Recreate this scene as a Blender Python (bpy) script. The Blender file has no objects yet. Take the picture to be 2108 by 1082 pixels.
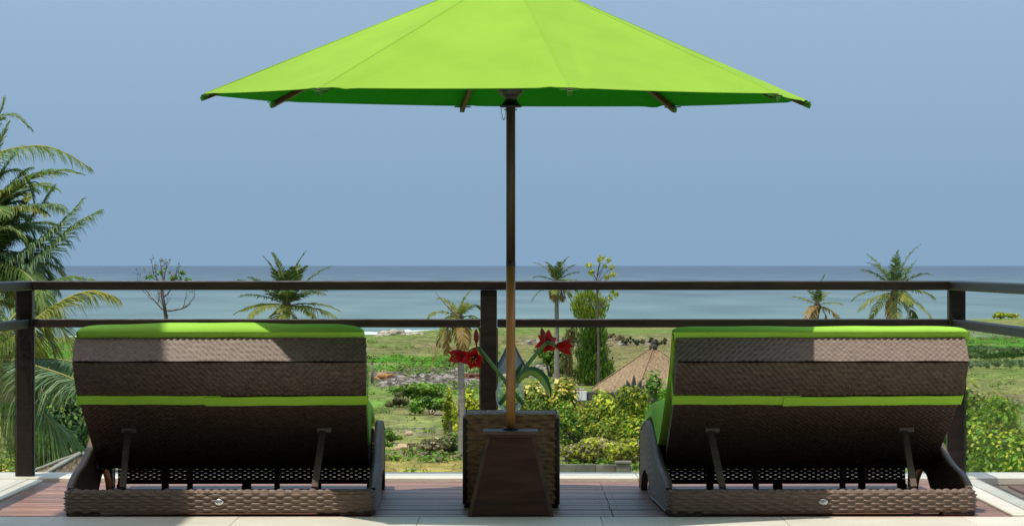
import bpy, math, random
import numpy as np
from mathutils import Vector, Matrix

R = math.radians
random.seed(7)
rng = np.random.default_rng(11)
scene = bpy.context.scene
COL = scene.collection

# ------------------------------------------------------------------ camera
CAMZ = 1.195
F = 6450.0                       # focal length in photograph pixels (2108 wide)
cam_d = bpy.data.cameras.new('camera')
cam_d.sensor_width = 36.0
cam_d.lens = F / 2108.0 * 36.0
cam_d.shift_y = 5.0 / 2108.0
cam_d.clip_start = 0.1
cam_d.clip_end = 90000.0
cam = bpy.data.objects.new('camera', cam_d)
COL.objects.link(cam)
cam.location = (0, 0, CAMZ)
cam.rotation_euler = (R(90), 0, 0)
scene.camera = cam

# ------------------------------------------------------------------ world / sky
SUN_DIR = Vector((-0.15, -0.29, 1.0)).normalized()      # towards the sun
SUN_EL = math.asin(SUN_DIR.z)
SUN_AZ = math.atan2(SUN_DIR.x, SUN_DIR.y)
world = bpy.data.worlds.new('World')
scene.world = world
world.use_nodes = True
wn, wl = world.node_tree.nodes, world.node_tree.links
wn.clear()
sky = wn.new('ShaderNodeTexSky')
sky.sky_type = 'NISHITA'
sky.sun_disc = False
sky.sun_elevation = SUN_EL
sky.sun_rotation = SUN_AZ
sky.altitude = 10
sky.air_density = 1.0
sky.dust_density = 6.5
sky.ozone_density = 2.0
hz = wn.new('ShaderNodeMix')                # even hazy veil over the whole sky
hz.data_type = 'RGBA'
hz.inputs[0].default_value = 0.56
hz.inputs[7].default_value = (2.80, 4.50, 6.5, 1)
bg = wn.new('ShaderNodeBackground')
bg.inputs[1].default_value = 0.15
wo = wn.new('ShaderNodeOutputWorld')
wl.new(sky.outputs[0], hz.inputs[6])
wl.new(hz.outputs[2], bg.inputs[0])
wl.new(bg.outputs[0], wo.inputs[0])

# ------------------------------------------------------------------ sun
sd = bpy.data.lights.new('sun', 'SUN')
sd.energy = 3.6
sd.angle = R(0.53)
sd.color = (1.0, 0.95, 0.86)
so = bpy.data.objects.new('sun', sd)
COL.objects.link(so)
so.location = (-5, -5, 30)
so.rotation_euler = (-SUN_DIR).to_track_quat('-Z', 'Y').to_euler()

# ------------------------------------------------------------------ render settings
scene.view_settings.view_transform = 'Standard'
scene.view_settings.look = 'None'
scene.view_settings.exposure = 0.0
scene.view_settings.gamma = 1.0
scene.view_settings.use_curve_mapping = False
scene.cycles.use_denoising = True
scene.cycles.max_bounces = 8
scene.cycles.transparent_max_bounces = 24
scene.cycles.caustics_reflective = False
scene.cycles.caustics_refractive = False

# ================================================================== helpers
def W(px, py, Y):
    """world point seen at photograph pixel (px,py) at depth Y"""
    return Vector(((px - 1054.0) * Y / F, Y, CAMZ + (546.0 - py) * Y / F))

GZ = CAMZ - 9.0        # land level
SZ = CAMZ - 10.0       # sea level

def nodes_of(name):
    m = bpy.data.materials.new(name)
    m.use_nodes = True
    nt = m.node_tree
    nt.nodes.clear()
    out = nt.nodes.new('ShaderNodeOutputMaterial')
    return m, nt.nodes, nt.links, out

def ramp(n, stops):
    r = n.new('ShaderNodeValToRGB')
    e = r.color_ramp.elements
    e[0].position, e[0].color = stops[0][0], (*stops[0][1], 1)
    e[1].position, e[1].color = stops[-1][0], (*stops[-1][1], 1)
    for p, c in stops[1:-1]:
        x = e.new(p); x.color = (*c, 1)
    return r

def mat(name, c1, c2=None, scale=8.0, stretch=(1, 1, 1), rough=0.6, bump=0.0, bscale=None,
        spec=0.4, metal=0.0, detail=5.0, obj_rand=0.0, c3=None, coord='Object'):
    """two/three-colour noise material with optional fine bump"""
    m, n, l, out = nodes_of(name)
    p = n.new('ShaderNodeBsdfPrincipled')
    p.inputs['Roughness'].default_value = rough
    p.inputs['Specular IOR Level'].default_value = spec
    p.inputs['Metallic'].default_value = metal
    l.new(p.outputs[0], out.inputs[0])
    tc = n.new('ShaderNodeTexCoord')
    mp = n.new('ShaderNodeMapping')
    mp.inputs['Scale'].default_value = stretch
    l.new(tc.outputs[coord], mp.inputs[0])
    vec = mp.outputs[0]
    if obj_rand:
        oi = n.new('ShaderNodeObjectInfo')
        va = n.new('ShaderNodeVectorMath'); va.operation = 'MULTIPLY_ADD'
        va.inputs[1].default_value = (37, 53, 71)
        l.new(oi.outputs['Random'], va.inputs[0])
        l.new(mp.outputs[0], va.inputs[2])
        vec = va.outputs[0]
    nz = n.new('ShaderNodeTexNoise')
    nz.inputs['Scale'].default_value = scale
    nz.inputs['Detail'].default_value = detail
    l.new(vec, nz.inputs['Vector'])
    c2 = c2 or c1
    st = [(0.3, c1), (0.7, c2)] if c3 is None else [(0.28, c1), (0.5, c2), (0.74, c3)]
    rp = ramp(n, st)
    l.new(nz.outputs[0], rp.inputs[0])
    col = rp.outputs[0]
    if obj_rand:
        hs = n.new('ShaderNodeHueSaturation')
        mr = n.new('ShaderNodeMapRange')
        mr.inputs['To Min'].default_value = 1 - obj_rand
        mr.inputs['To Max'].default_value = 1 + obj_rand
        l.new(oi.outputs['Random'], mr.inputs[0])
        l.new(mr.outputs[0], hs.inputs['Value'])
        l.new(col, hs.inputs['Color'])
        col = hs.outputs[0]
    l.new(col, p.inputs['Base Color'])
    if bump:
        nb = n.new('ShaderNodeTexNoise')
        nb.inputs['Scale'].default_value = bscale or scale * 3
        nb.inputs['Detail'].default_value = 6
        l.new(vec, nb.inputs['Vector'])
        b = n.new('ShaderNodeBump')
        b.inputs['Strength'].default_value = bump
        b.inputs['Distance'].default_value = 0.01
        l.new(nb.outputs[0], b.inputs['Height'])
        l.new(b.outputs[0], p.inputs['Normal'])
    return m

def leaf_mat(name, cols, trans=0.35, rough=0.5):
    """every leaf takes its own tint of the given colours"""
    m, n, l, out = nodes_of(name)
    g = n.new('ShaderNodeNewGeometry')
    k = len(cols) - 1
    rp = ramp(n, [(i / k, c) for i, c in enumerate(cols)])
    l.new(g.outputs['Random Per Island'], rp.inputs[0])
    p = n.new('ShaderNodeBsdfPrincipled')
    p.inputs['Roughness'].default_value = rough
    p.inputs['Specular IOR Level'].default_value = 0.3
    t = n.new('ShaderNodeBsdfTranslucent')
    mx = n.new('ShaderNodeMixShader')
    mx.inputs[0].default_value = trans
    tv = n.new('ShaderNodeAttribute'); tv.attribute_name = 'clump_tint'       # young or old growth, clump by clump
    ad = n.new('ShaderNodeMath'); ad.operation = 'ADD'; ad.inputs[1].default_value = 1.0
    l.new(tv.outputs['Fac'], ad.inputs[0])
    ml = n.new('ShaderNodeVectorMath'); ml.operation = 'SCALE'
    l.new(rp.outputs[0], ml.inputs[0]); l.new(ad.outputs[0], ml.inputs['Scale'])
    l.new(ml.outputs[0], p.inputs['Base Color'])
    l.new(ml.outputs[0], t.inputs[0])
    l.new(p.outputs[0], mx.inputs[1]); l.new(t.outputs[0], mx.inputs[2])
    l.new(mx.outputs[0], out.inputs[0])
    return m

def clump_tint(o, tint):
    a = o.data.attributes.new('clump_tint', 'FLOAT', 'POINT')
    a.data.foreach_set('value', np.repeat(tint, 4).astype(np.float32))

def fabric_mat(name, c, trans=0.0, tcol=None, wr=0.0):
    m, n, l, out = nodes_of(name)
    tc = n.new('ShaderNodeTexCoord')
    nz = n.new('ShaderNodeTexNoise'); nz.inputs['Scale'].default_value = 2.6; nz.inputs['Detail'].default_value = 4
    l.new(tc.outputs['Object'], nz.inputs['Vector'])
    rp = ramp(n, [(0.3, tuple(x * 0.9 for x in c)), (0.7, tuple(min(1, x * 1.06) for x in c))])
    l.new(nz.outputs[0], rp.inputs[0])
    p = n.new('ShaderNodeBsdfPrincipled')
    p.inputs['Roughness'].default_value = 0.85
    p.inputs['Specular IOR Level'].default_value = 0.15
    l.new(rp.outputs[0], p.inputs['Base Color'])
    wv = n.new('ShaderNodeTexNoise'); wv.inputs['Scale'].default_value = 420
    wb = n.new('ShaderNodeTexNoise'); wb.inputs['Scale'].default_value = 5.0; wb.inputs['Detail'].default_value = 2
    l.new(tc.outputs['Object'], wv.inputs['Vector']); l.new(tc.outputs['Object'], wb.inputs['Vector'])
    b1 = n.new('ShaderNodeBump'); b1.inputs['Strength'].default_value = 0.15; b1.inputs['Distance'].default_value = 0.002
    b2 = n.new('ShaderNodeBump'); b2.inputs['Strength'].default_value = wr; b2.inputs['Distance'].default_value = 0.02
    l.new(wv.outputs[0], b1.inputs['Height']); l.new(wb.outputs[0], b2.inputs['Height'])
    l.new(b2.outputs[0], b1.inputs['Normal'])
    l.new(b1.outputs[0], p.inputs['Normal'])
    if trans:
        t = n.new('ShaderNodeBsdfTranslucent'); t.inputs[0].default_value = (*tcol, 1)
        mx = n.new('ShaderNodeMixShader'); mx.inputs[0].default_value = trans
        l.new(p.outputs[0], mx.inputs[1]); l.new(t.outputs[0], mx.inputs[2])
        l.new(mx.outputs[0], out.inputs[0])
    else:
        l.new(p.outputs[0], out.inputs[0])
    return m

def glass_mat(name, tint, refl=0.5, rough=0.0):
    m, n, l, out = nodes_of(name)
    t = n.new('ShaderNodeBsdfTransparent'); t.inputs[0].default_value = (*tint, 1)
    g = n.new('ShaderNodeBsdfGlossy'); g.inputs['Roughness'].default_value = rough
    fr = n.new('ShaderNodeFresnel'); fr.inputs[0].default_value = 1.45
    mu = n.new('ShaderNodeMath'); mu.operation = 'MULTIPLY'; mu.inputs[1].default_value = refl
    mx = n.new('ShaderNodeMixShader')
    l.new(fr.outputs[0], mu.inputs[0]); l.new(mu.outputs[0], mx.inputs[0])
    l.new(t.outputs[0], mx.inputs[1]); l.new(g.outputs[0], mx.inputs[2])
    l.new(mx.outputs[0], out.inputs[0])
    return m

class MB:
    """collects verts / faces, then links them as ONE mesh object"""
    def __init__(s): s.v, s.f = [], []
    def add(s, v, f):
        o = len(s.v)
        s.v.extend([tuple(map(float, p)) for p in v])
        s.f.extend([tuple(int(i) + o for i in q) for q in f])
        return s
    def box(s, x0, x1, y0, y1, z0, z1, b=0.0):
        if b <= 0:
            v = [(x, y, z) for x in (x0, x1) for y in (y0, y1) for z in (z0, z1)]
            return s.add(v, [(0,1,3,2),(4,6,7,5),(0,4,5,1),(2,3,7,6),(0,2,6,4),(1,5,7,3)])
        X, Y, Z = (x0, x1), (y0, y1), (z0, z1)
        v, ix = [], {}
        for i in (0, 1):
            for j in (0, 1):
                for k in (0, 1):
                    sx, sy, sz = (1, -1)[i] * b, (1, -1)[j] * b, (1, -1)[k] * b
                    for a, off in enumerate(((0, sy, sz), (sx, 0, sz), (sx, sy, 0))):
                        ix[i, j, k, a] = len(v)
                        v.append((X[i] + off[0], Y[j] + off[1], Z[k] + off[2]))
        f = []
        for i in (0, 1): f.append([ix[i, j, k, 0] for j, k in ((0,0),(1,0),(1,1),(0,1))])
        for j in (0, 1): f.append([ix[i, j, k, 1] for i, k in ((0,0),(1,0),(1,1),(0,1))])
        for k in (0, 1): f.append([ix[i, j, k, 2] for i, j in ((0,0),(1,0),(1,1),(0,1))])
        for i in (0, 1):
            for j in (0, 1): f.append([ix[i,j,0,0], ix[i,j,1,0], ix[i,j,1,1], ix[i,j,0,1]])
        for i in (0, 1):
            for k in (0, 1): f.append([ix[i,0,k,0], ix[i,1,k,0], ix[i,1,k,2], ix[i,0,k,2]])
        for j in (0, 1):
            for k in (0, 1): f.append([ix[0,j,k,1], ix[1,j,k,1], ix[1,j,k,2], ix[0,j,k,2]])
        for i in (0, 1):
            for j in (0, 1):
                for k in (0, 1): f.append([ix[i,j,k,0], ix[i,j,k,1], ix[i,j,k,2]])
        return s.add(v, f)
    def tube(s, pts, rad, n=8, cap=True):
        pts = [Vector(p) for p in pts]
        if not hasattr(rad, '__len__'): rad = [rad] * len(pts)
        vs, fs = [], []
        up = Vector((0.31, 0.17, 0.93))
        for i, p in enumerate(pts):
            d = (pts[min(i + 1, len(pts) - 1)] - pts[max(i - 1, 0)]).normalized()
            a = d.cross(up)
            if a.length < 1e-3: a = d.cross(Vector((1, 0, 0)))
            a.normalize(); b = d.cross(a)
            for k in range(n):
                t = 2 * math.pi * k / n
                vs.append(p + (a * math.cos(t) + b * math.sin(t)) * rad[i])
        for i in range(len(pts) - 1):
            for k in range(n):
                k2 = (k + 1) % n
                fs.append((i*n+k, i*n+k2, (i+1)*n+k2, (i+1)*n+k))
        if cap:
            fs.append(tuple(range(n))[::-1]); fs.append(tuple((len(pts)-1)*n+k for k in range(n)))
        return s.add(vs, fs)
    def bar(s, p0, p1, w, h):
        """square bar between two points"""
        p0, p1 = Vector(p0), Vector(p1)
        d = (p1 - p0).normalized()
        a = d.cross(Vector((0, 0, 1)))
        if a.length < 1e-3: a = Vector((1, 0, 0))
        a.normalize(); b = a.cross(d)
        v = []
        for p in (p0, p1):
            for sx, sy in ((-1,-1),(1,-1),(1,1),(-1,1)): v.append(p + a*sx*w/2 + b*sy*h/2)
        return s.add(v, [(3,2,1,0),(4,5,6,7),(0,1,5,4),(1,2,6,5),(2,3,7,6),(3,0,4,7)])
    def lathe(s, prof, n=24, c=(0, 0, 0)):
        vs, fs = [], []
        for r, z in prof:
            for k in range(n):
                t = 2*math.pi*k/n
                vs.append((c[0]+r*math.cos(t), c[1]+r*math.sin(t), c[2]+z))
        for i in range(len(prof)-1):
            for k in range(n):
                k2 = (k+1) % n
                fs.append((i*n+k, i*n+k2, (i+1)*n+k2, (i+1)*n+k))
        return s.add(vs, fs)
    def grid(s, P):
        """P: (a,b,3) array"""
        a, b = P.shape[:2]
        idx = np.arange(a*b).reshape(a, b)
        f = np.stack([idx[:-1,:-1], idx[1:,:-1], idx[1:,1:], idx[:-1,1:]], -1).reshape(-1, 4)
        return s.add(P.reshape(-1, 3), f)
    def prism_x(s, poly, x0, x1):
        n = len(poly)
        v = [(x0, y, z) for y, z in poly] + [(x1, y, z) for y, z in poly]
        f = [tuple(range(n))[::-1], tuple(range(n, 2*n))]
        f += [(i, (i+1) % n, n+(i+1) % n, n+i) for i in range(n)]
        return s.add(v, f)
    def mesh(s, name, m=None, smooth=False):
        me = bpy.data.meshes.new(name)
        me.from_pydata(s.v, [], s.f)
        if smooth: me.shade_smooth()
        if m: me.materials.append(m)
        me.update()
        return me
    def build(s, name, m, parent=None, smooth=False, **props):
        o = bpy.data.objects.new(name, s.mesh(name, m, smooth))
        COL.objects.link(o)
        o.parent = parent
        for k, v in props.items(): o[k] = v
        return o

def np_mesh(name, V, faces, m, parent=None, smooth=False, **props):
    """fast mesh from arrays; faces (n,3) or (n,4)"""
    me = bpy.data.meshes.new(name)
    k = faces.shape[1]
    me.vertices.add(len(V)); me.vertices.foreach_set('co', np.asarray(V, np.float32).ravel())
    me.loops.add(faces.size); me.loops.foreach_set('vertex_index', faces.astype(np.int32).ravel())
    me.polygons.add(len(faces))
    me.polygons.foreach_set('loop_start', np.arange(0, faces.size, k, dtype=np.int32))
    me.update(calc_edges=True)
    me.validate()
    if smooth: me.shade_smooth()
    me.materials.append(m)
    o = bpy.data.objects.new(name, me)
    COL.objects.link(o); o.parent = parent
    for a, b in props.items(): o[a] = b
    return o

def thing(name, label, cat, loc=(0, 0, 0), rz=0.0, group=None):
    o = bpy.data.objects.new(name, None)
    o.empty_display_size = 0.2
    COL.objects.link(o)
    o.location = loc; o.rotation_euler = (0, 0, rz)
    tag(o, label, cat, group)
    return o

def tag(o, label, cat, group=None):
    o['label'] = label; o['category'] = cat
    if group: o['group'] = group
    return o

def copy_tree(o, parent=None):
    c = o.copy(); COL.objects.link(c); c.parent = parent
    for ch in list(o.children): copy_tree(ch, c)
    return c

def catmull(pts, n):
    """n points along a Catmull-Rom curve through pts (arc-length spaced)"""
    P = np.array([list(p) for p in pts], float)
    Q = np.vstack([2*P[0]-P[1], P, 2*P[-1]-P[-2]])
    out = []
    for i in range(len(P)-1):
        p0, p1, p2, p3 = Q[i:i+4]
        t = np.linspace(0, 1, 24, endpoint=False)[:, None]
        out.append(0.5*((2*p1)+(-p0+p2)*t+(2*p0-5*p1+4*p2-p3)*t**2+(-p0+3*p1-3*p2+p3)*t**3))
    out = np.vstack(out + [P[-1:]])
    d = np.r_[0, np.cumsum(np.linalg.norm(np.diff(out, axis=0), axis=1))]
    s = np.linspace(0, d[-1], n)
    return np.stack([np.interp(s, d, out[:, k]) for k in range(P.shape[1])], 1)

def weave(mb, P, nu, nv, amp, su=4, sv=3, flip=1):
    """basket weave as real relief: P(U,V) -> (...,3); nu stakes by nv strands"""
    u = np.linspace(0, 1, nu*su+1); v = np.linspace(0, 1, nv*sv+1)
    U, V = np.meshgrid(u, v, indexing='ij')
    A = P(U, V)
    e = 1e-4
    du = P(np.clip(U+e, 0, 1), V) - P(np.clip(U-e, 0, 1), V)
    dv = P(U, np.clip(V+e, 0, 1)) - P(U, np.clip(V-e, 0, 1))
    N = np.cross(du, dv); N /= np.linalg.norm(N, axis=-1, keepdims=True)+1e-12
    i = np.minimum((U*nu+1e-6).astype(int), nu-1); j = np.minimum((V*nv+1e-6).astype(int), nv-1)
    a = U*nu-i; b = V*nv-j
    par = 1.0-2.0*((i+j) % 2)
    h = amp*(par*np.sin(np.pi*a)*np.sin(np.pi*b) - 0.9*(1-np.sin(np.pi*b)))
    h *= 1 + 0.35*np.sin(i*12.9+j*78.2)
    mb.grid(A + N*h[..., None]*flip)
    return mb

# ================================================================== materials
M = {}
M['stone'] = mat('pale_stone', (0.66, 0.61, 0.50), (0.80, 0.75, 0.63), 2.2, rough=0.5, bump=0.2, bscale=60, obj_rand=0.07, detail=9)
M['grout'] = mat('grout', (0.52, 0.48, 0.39), (0.60, 0.56, 0.46), 20, rough=0.9)
M['deckwood'] = mat('deck_timber', (0.15, 0.070, 0.047), (0.30, 0.15, 0.10), 3.0, stretch=(1.2, 22, 22), rough=0.42, bump=0.25, bscale=9, spec=0.5, obj_rand=0.24, c3=(0.40, 0.20, 0.135))
M['dark'] = mat('dark_joint', (0.02, 0.018, 0.016), (0.03, 0.026, 0.022), 10, rough=0.9)
M['railwood'] = mat('dark_stained_timber', (0.009, 0.0055, 0.0045), (0.024, 0.014, 0.011), 5, stretch=(1, 6, 6), rough=0.42, bump=0.2, bscale=12, spec=0.32, obj_rand=0.15)
M['glass'] = glass_mat('rail_glass', (0.972, 0.985, 0.978), 0.16)
M['wicker'] = mat('brown_synthetic_wicker', (0.036, 0.025, 0.019), (0.060, 0.043, 0.033), 30, stretch=(1, 1, 3), rough=0.5, spec=0.35, c3=(0.100, 0.071, 0.054))
M['wicker_base'] = mat('light_brown_wicker', (0.125, 0.083, 0.060), (0.165, 0.112, 0.082), 30, stretch=(1, 1, 3), rough=0.5, spec=0.4, c3=(0.215, 0.148, 0.108))
M['wicker_dark'] = mat('dark_wicker_core', (0.035, 0.024, 0.019), (0.06, 0.042, 0.033), 20, rough=0.6)
M['tablewicker'] = mat('table_wicker', (0.085, 0.045, 0.022), (0.26, 0.145, 0.070), 22, stretch=(1, 1, 4), rough=0.45, spec=0.4, c3=(0.40, 0.235, 0.12))
M['strut'] = mat('strut_metal', (0.10, 0.075, 0.062), (0.14, 0.11, 0.09), 12, rough=0.4)
M['badge'] = mat('brushed_badge', (0.55, 0.56, 0.57), (0.65, 0.66, 0.67), 40, rough=0.3, metal=0.8)
M['badge_line'] = mat('badge_relief', (0.25, 0.26, 0.27), rough=0.4, metal=0.6)
LIME = (0.33, 0.62, 0.070)
M['cushion'] = fabric_mat('lime_cushion_cloth', LIME, wr=0.35)
M['strap'] = fabric_mat('lime_strap_cloth', (0.34, 0.66, 0.06), wr=0.3)
M['canopy'] = fabric_mat('lime_canopy_cloth', (0.30, 0.515, 0.052), trans=0.13, tcol=(0.0, 0.45, 0.0), wr=0.22)
M['seam'] = fabric_mat('seam_cloth', (0.25, 0.44, 0.042))
M['underside_shade'] = fabric_mat('underside_shade_cloth', (0.016, 0.27, 0.010), trans=0.25, tcol=(0.0, 0.50, 0.0), wr=0.2)
M['pocket'] = fabric_mat('green_tip_pocket', (0.06, 0.22, 0.03))
M['ribwood'] = mat('rib_timber', (0.06, 0.026, 0.013), (0.11, 0.05, 0.024), 8, stretch=(4, 4, 4), rough=0.45)
M['polewood'] = mat('pole_timber', (0.23, 0.095, 0.022), (0.46, 0.21, 0.055), 6, stretch=(6, 6, 0.6), rough=0.35, spec=0.5, bump=0.1)
M['shadepole'] = mat('shade_painted_pole', (0.020, 0.011, 0.006), (0.045, 0.024, 0.011), 6, stretch=(6, 6, 0.6), rough=0.4, spec=0.35)  # shade on the upper pole put into its colour
M['black'] = mat('black_fitting', (0.012, 0.011, 0.010), (0.022, 0.02, 0.018), 10, rough=0.4)
M['standwood'] = mat('stand_timber', (0.035, 0.014, 0.008), (0.085, 0.036, 0.02), 3.5, stretch=(1.2, 1.2, 9), rough=0.4, bump=0.12, bscale=30, obj_rand=0.1)
M['standtrim'] = mat('stand_edge_timber', (0.06, 0.035, 0.026), (0.12, 0.075, 0.055), 6, stretch=(5, 5, 1), rough=0.38)
M['petal'] = leaf_mat('crimson_petal', [(0.45, 0.006, 0.010), (0.62, 0.012, 0.014), (0.75, 0.03, 0.025)], 0.35, 0.45)
M['throat'] = mat('dark_throat', (0.08, 0.004, 0.01), (0.16, 0.008, 0.014), 30, rough=0.6)
M['bud'] = mat('flower_bud', (0.20, 0.012, 0.015), (0.34, 0.03, 0.03), 20, stretch=(1, 1, .2), rough=0.5)
M['stem'] = mat('flower_stem', (0.10, 0.24, 0.06), (0.17, 0.34, 0.09), 12, rough=0.45)
M['stamen'] = mat('stamen', (0.55, 0.42, 0.10), rough=0.6)
M['vase'] = glass_mat('vase_glass', (0.985, 0.995, 0.99), 0.30, 0.03)
M['water_in_vase'] = glass_mat('vase_water', (0.96, 0.985, 0.975), 0.25)

def leaf_striped():
    m, n, l, out = nodes_of('striped_leaf')
    p = n.new('ShaderNodeBsdfPrincipled'); p.inputs['Roughness'].default_value = 0.45
    uv = n.new('ShaderNodeAttribute'); uv.attribute_name = 'across'
    rp = ramp(n, [(0.0, (0.05, 0.16, 0.09)), (0.35, (0.06, 0.19, 0.08)), (0.5, (0.42, 0.52, 0.10)), (0.85, (0.38, 0.50, 0.09)), (1.0, (0.05, 0.17, 0.08))])
    l.new(uv.outputs['Fac'], rp.inputs[0]); l.new(rp.outputs[0], p.inputs['Base Color']); l.new(p.outputs[0], out.inputs[0])
    return m
M['striped'] = leaf_striped()

# landscape
M['palm'] = leaf_mat('palm_leaflet', [(0.08, 0.16, 0.035), (0.14, 0.24, 0.055), (0.21, 0.31, 0.08), (0.30, 0.34, 0.09)], 0.45, 0.4)
M['palm_blue'] = leaf_mat('palm_leaflet_bluegreen', [(0.10, 0.19, 0.09), (0.16, 0.27, 0.135), (0.24, 0.35, 0.18), (0.31, 0.39, 0.19)], 0.45, 0.4)
M['palm_far'] = leaf_mat('palm_leaflet_deep', [(0.028, 0.062, 0.016), (0.055, 0.105, 0.024), (0.09, 0.145, 0.035), (0.15, 0.17, 0.045)], 0.25, 0.4)
M['palm_dry'] = leaf_mat('palm_leaflet_dry', [(0.22, 0.13, 0.05), (0.38, 0.24, 0.06), (0.50, 0.33, 0.08), (0.30, 0.22, 0.12)], 0.3, 0.6)
M['palm_yellow'] = leaf_mat('palm_leaflet_yellow', [(0.12, 0.17, 0.03), (0.23, 0.26, 0.04), (0.34, 0.32, 0.05), (0.11, 0.17, 0.03)], 0.4, 0.5)
M['rachis'] = mat('palm_rachis', (0.22, 0.22, 0.06), (0.34, 0.29, 0.09), 3, rough=0.6)
M['palmtrunk'] = mat('palm_trunk', (0.20, 0.17, 0.13), (0.33, 0.30, 0.25), 2.5, stretch=(1, 1, 5), rough=0.9, bump=0.4)
M['bark'] = mat('bark', (0.07, 0.052, 0.042), (0.15, 0.115, 0.09), 3, stretch=(2, 2, .6), rough=0.9, bump=0.3)
M['leaf_lime'] = leaf_mat('leaf_yellow_green', [(0.20, 0.27, 0.02), (0.38, 0.45, 0.035), (0.52, 0.55, 0.05), (0.62, 0.58, 0.08)], 0.42)
M['leaf_mid'] = leaf_mat('leaf_mid_green', [(0.055, 0.13, 0.018), (0.11, 0.225, 0.025), (0.18, 0.31, 0.032), (0.28, 0.38, 0.045)], 0.4)
M['leaf_bright'] = leaf_mat('leaf_bright_green', [(0.055, 0.15, 0.013), (0.11, 0.26, 0.018), (0.18, 0.34, 0.026), (0.26, 0.38, 0.045)], 0.35)
M['leaf_dark'] = leaf_mat('leaf_dark_green', [(0.018, 0.045, 0.016), (0.035, 0.075, 0.022), (0.06, 0.11, 0.03), (0.10, 0.14, 0.04)], 0.25)
M['leaf_olive'] = leaf_mat('leaf_olive', [(0.07, 0.075, 0.03), (0.13, 0.125, 0.045), (0.20, 0.18, 0.06), (0.24, 0.20, 0.08)], 0.25)
M['blossom'] = leaf_mat('yellow_blossom', [(0.62, 0.46, 0.05), (0.75, 0.60, 0.12), (0.80, 0.70, 0.25)], 0.3)
M['dry_stalk'] = leaf_mat('dry_stalks', [(0.20, 0.15, 0.08), (0.32, 0.25, 0.13), (0.14, 0.11, 0.07), (0.42, 0.35, 0.2)], 0.15)
M['thatch'] = mat('thatch', (0.19, 0.125, 0.07), (0.31, 0.21, 0.12), 1.6, stretch=(5, 5, 1.0), rough=0.95, bump=0.8, bscale=7, c3=(0.40, 0.29, 0.18))
M['thatch_cap'] = mat('ridge_cap', (0.24, 0.24, 0.19), (0.34, 0.33, 0.27), 5, rough=0.9, bump=0.4)
M['thatch_brown'] = mat('thatch_brown', (0.16, 0.12, 0.075), (0.27, 0.21, 0.13), 3, stretch=(4, 4, 1), rough=0.95, bump=0.8)
M['darkstone'] = mat('dark_wall_stone', (0.035, 0.03, 0.028), (0.09, 0.075, 0.065), 3, rough=0.95, bump=0.6, obj_rand=0.25)
M['greystone'] = mat('grey_wall_stone', (0.11, 0.10, 0.075), (0.21, 0.195, 0.15), 2, rough=0.95, bump=0.5, obj_rand=0.15)
M['brick'] = mat('red_brick', (0.22, 0.085, 0.05), (0.34, 0.15, 0.09), 3, rough=0.9, bump=0.3, obj_rand=0.15)
M['rock'] = mat('shore_rock', (0.20, 0.175, 0.14), (0.42, 0.36, 0.28), 1.3, rough=0.95, bump=0.8, bscale=4, c3=(0.50, 0.38, 0.26), obj_rand=0.2)
M['tanstone'] = mat('tan_stone', (0.42, 0.30, 0.17), (0.56, 0.42, 0.26), 3, rough=0.9, bump=0.4)
M['rubble'] = leaf_mat('rubble', [(0.035, 0.030, 0.024), (0.08, 0.068, 0.055), (0.15, 0.13, 0.105), (0.34, 0.30, 0.25)], 0.0, 0.9)
M['white'] = mat('white_paint', (0.72, 0.72, 0.70), (0.80, 0.80, 0.78), 5, rough=0.6)
M['tarp'] = mat('blue_grey_tarpaulin', (0.07, 0.088, 0.10), (0.13, 0.155, 0.17), 2, rough=0.5, bump=0.4)
M['rope'] = mat('red_rope', (0.40, 0.05, 0.04), rough=0.8)
M['cow'] = mat('tan_hide', (0.34, 0.15, 0.045), (0.46, 0.22, 0.075), 4, rough=0.8)
M['plaster'] = mat('villa_plaster', (0.55, 0.53, 0.48), (0.62, 0.60, 0.55), 2, rough=0.85)
M['villa_wall'] = mat('villa_wall', (0.26, 0.22, 0.17), (0.33, 0.28, 0.22), 2, rough=0.85)
M['brownroof'] = mat('brown_roof', (0.11, 0.07, 0.05), (0.19, 0.125, 0.095), 6, stretch=(1, 6, 1), rough=0.8, bump=0.3)

# ================================================================== land and sea
def smooth_noise(X, Y, s, seed):
    r = np.random.default_rng(seed)
    out = np.zeros_like(X)
    for k in range(7):
        a = r.uniform(0, 2*np.pi); f = r.uniform(0.5, 1.9)/s; p = r.uniform(0, 6.28)
        out += np.sin((X*np.cos(a)+Y*np.sin(a))*f*2*np.pi/2.2+p)
    return out/7

def shore_y(X):
    return np.interp(X, [-300, -60, -26, -19, -12, 0, 30, 60, 85, 110, 300], [440, 438, 442, 447, 486, 505, 512, 535, 585, 590, 600]) \
        + 3*np.sin(X*0.21) + 2*np.sin(X*0.57+1)

def ground_z(X, Y):
    S = shore_y(X)
    t = np.clip((S-Y)/70.0, -1.5, 1.0)
    z = SZ + (GZ-SZ)*np.clip(t, 0, 1)**0.7 + np.where(t < 0, t*2.0, 0)
    z = z + 0.16*smooth_noise(X, Y, 16, 3)*np.clip(t, 0, 1) + 0.05*smooth_noise(X, Y, 4, 4)*np.clip(t, 0, 1)
    return z

def gpt(px, Y):
    X = (px-1054.0)*Y/F
    return Vector((X, Y, float(ground_z(np.array(X), np.array(float(Y))))))

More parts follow.
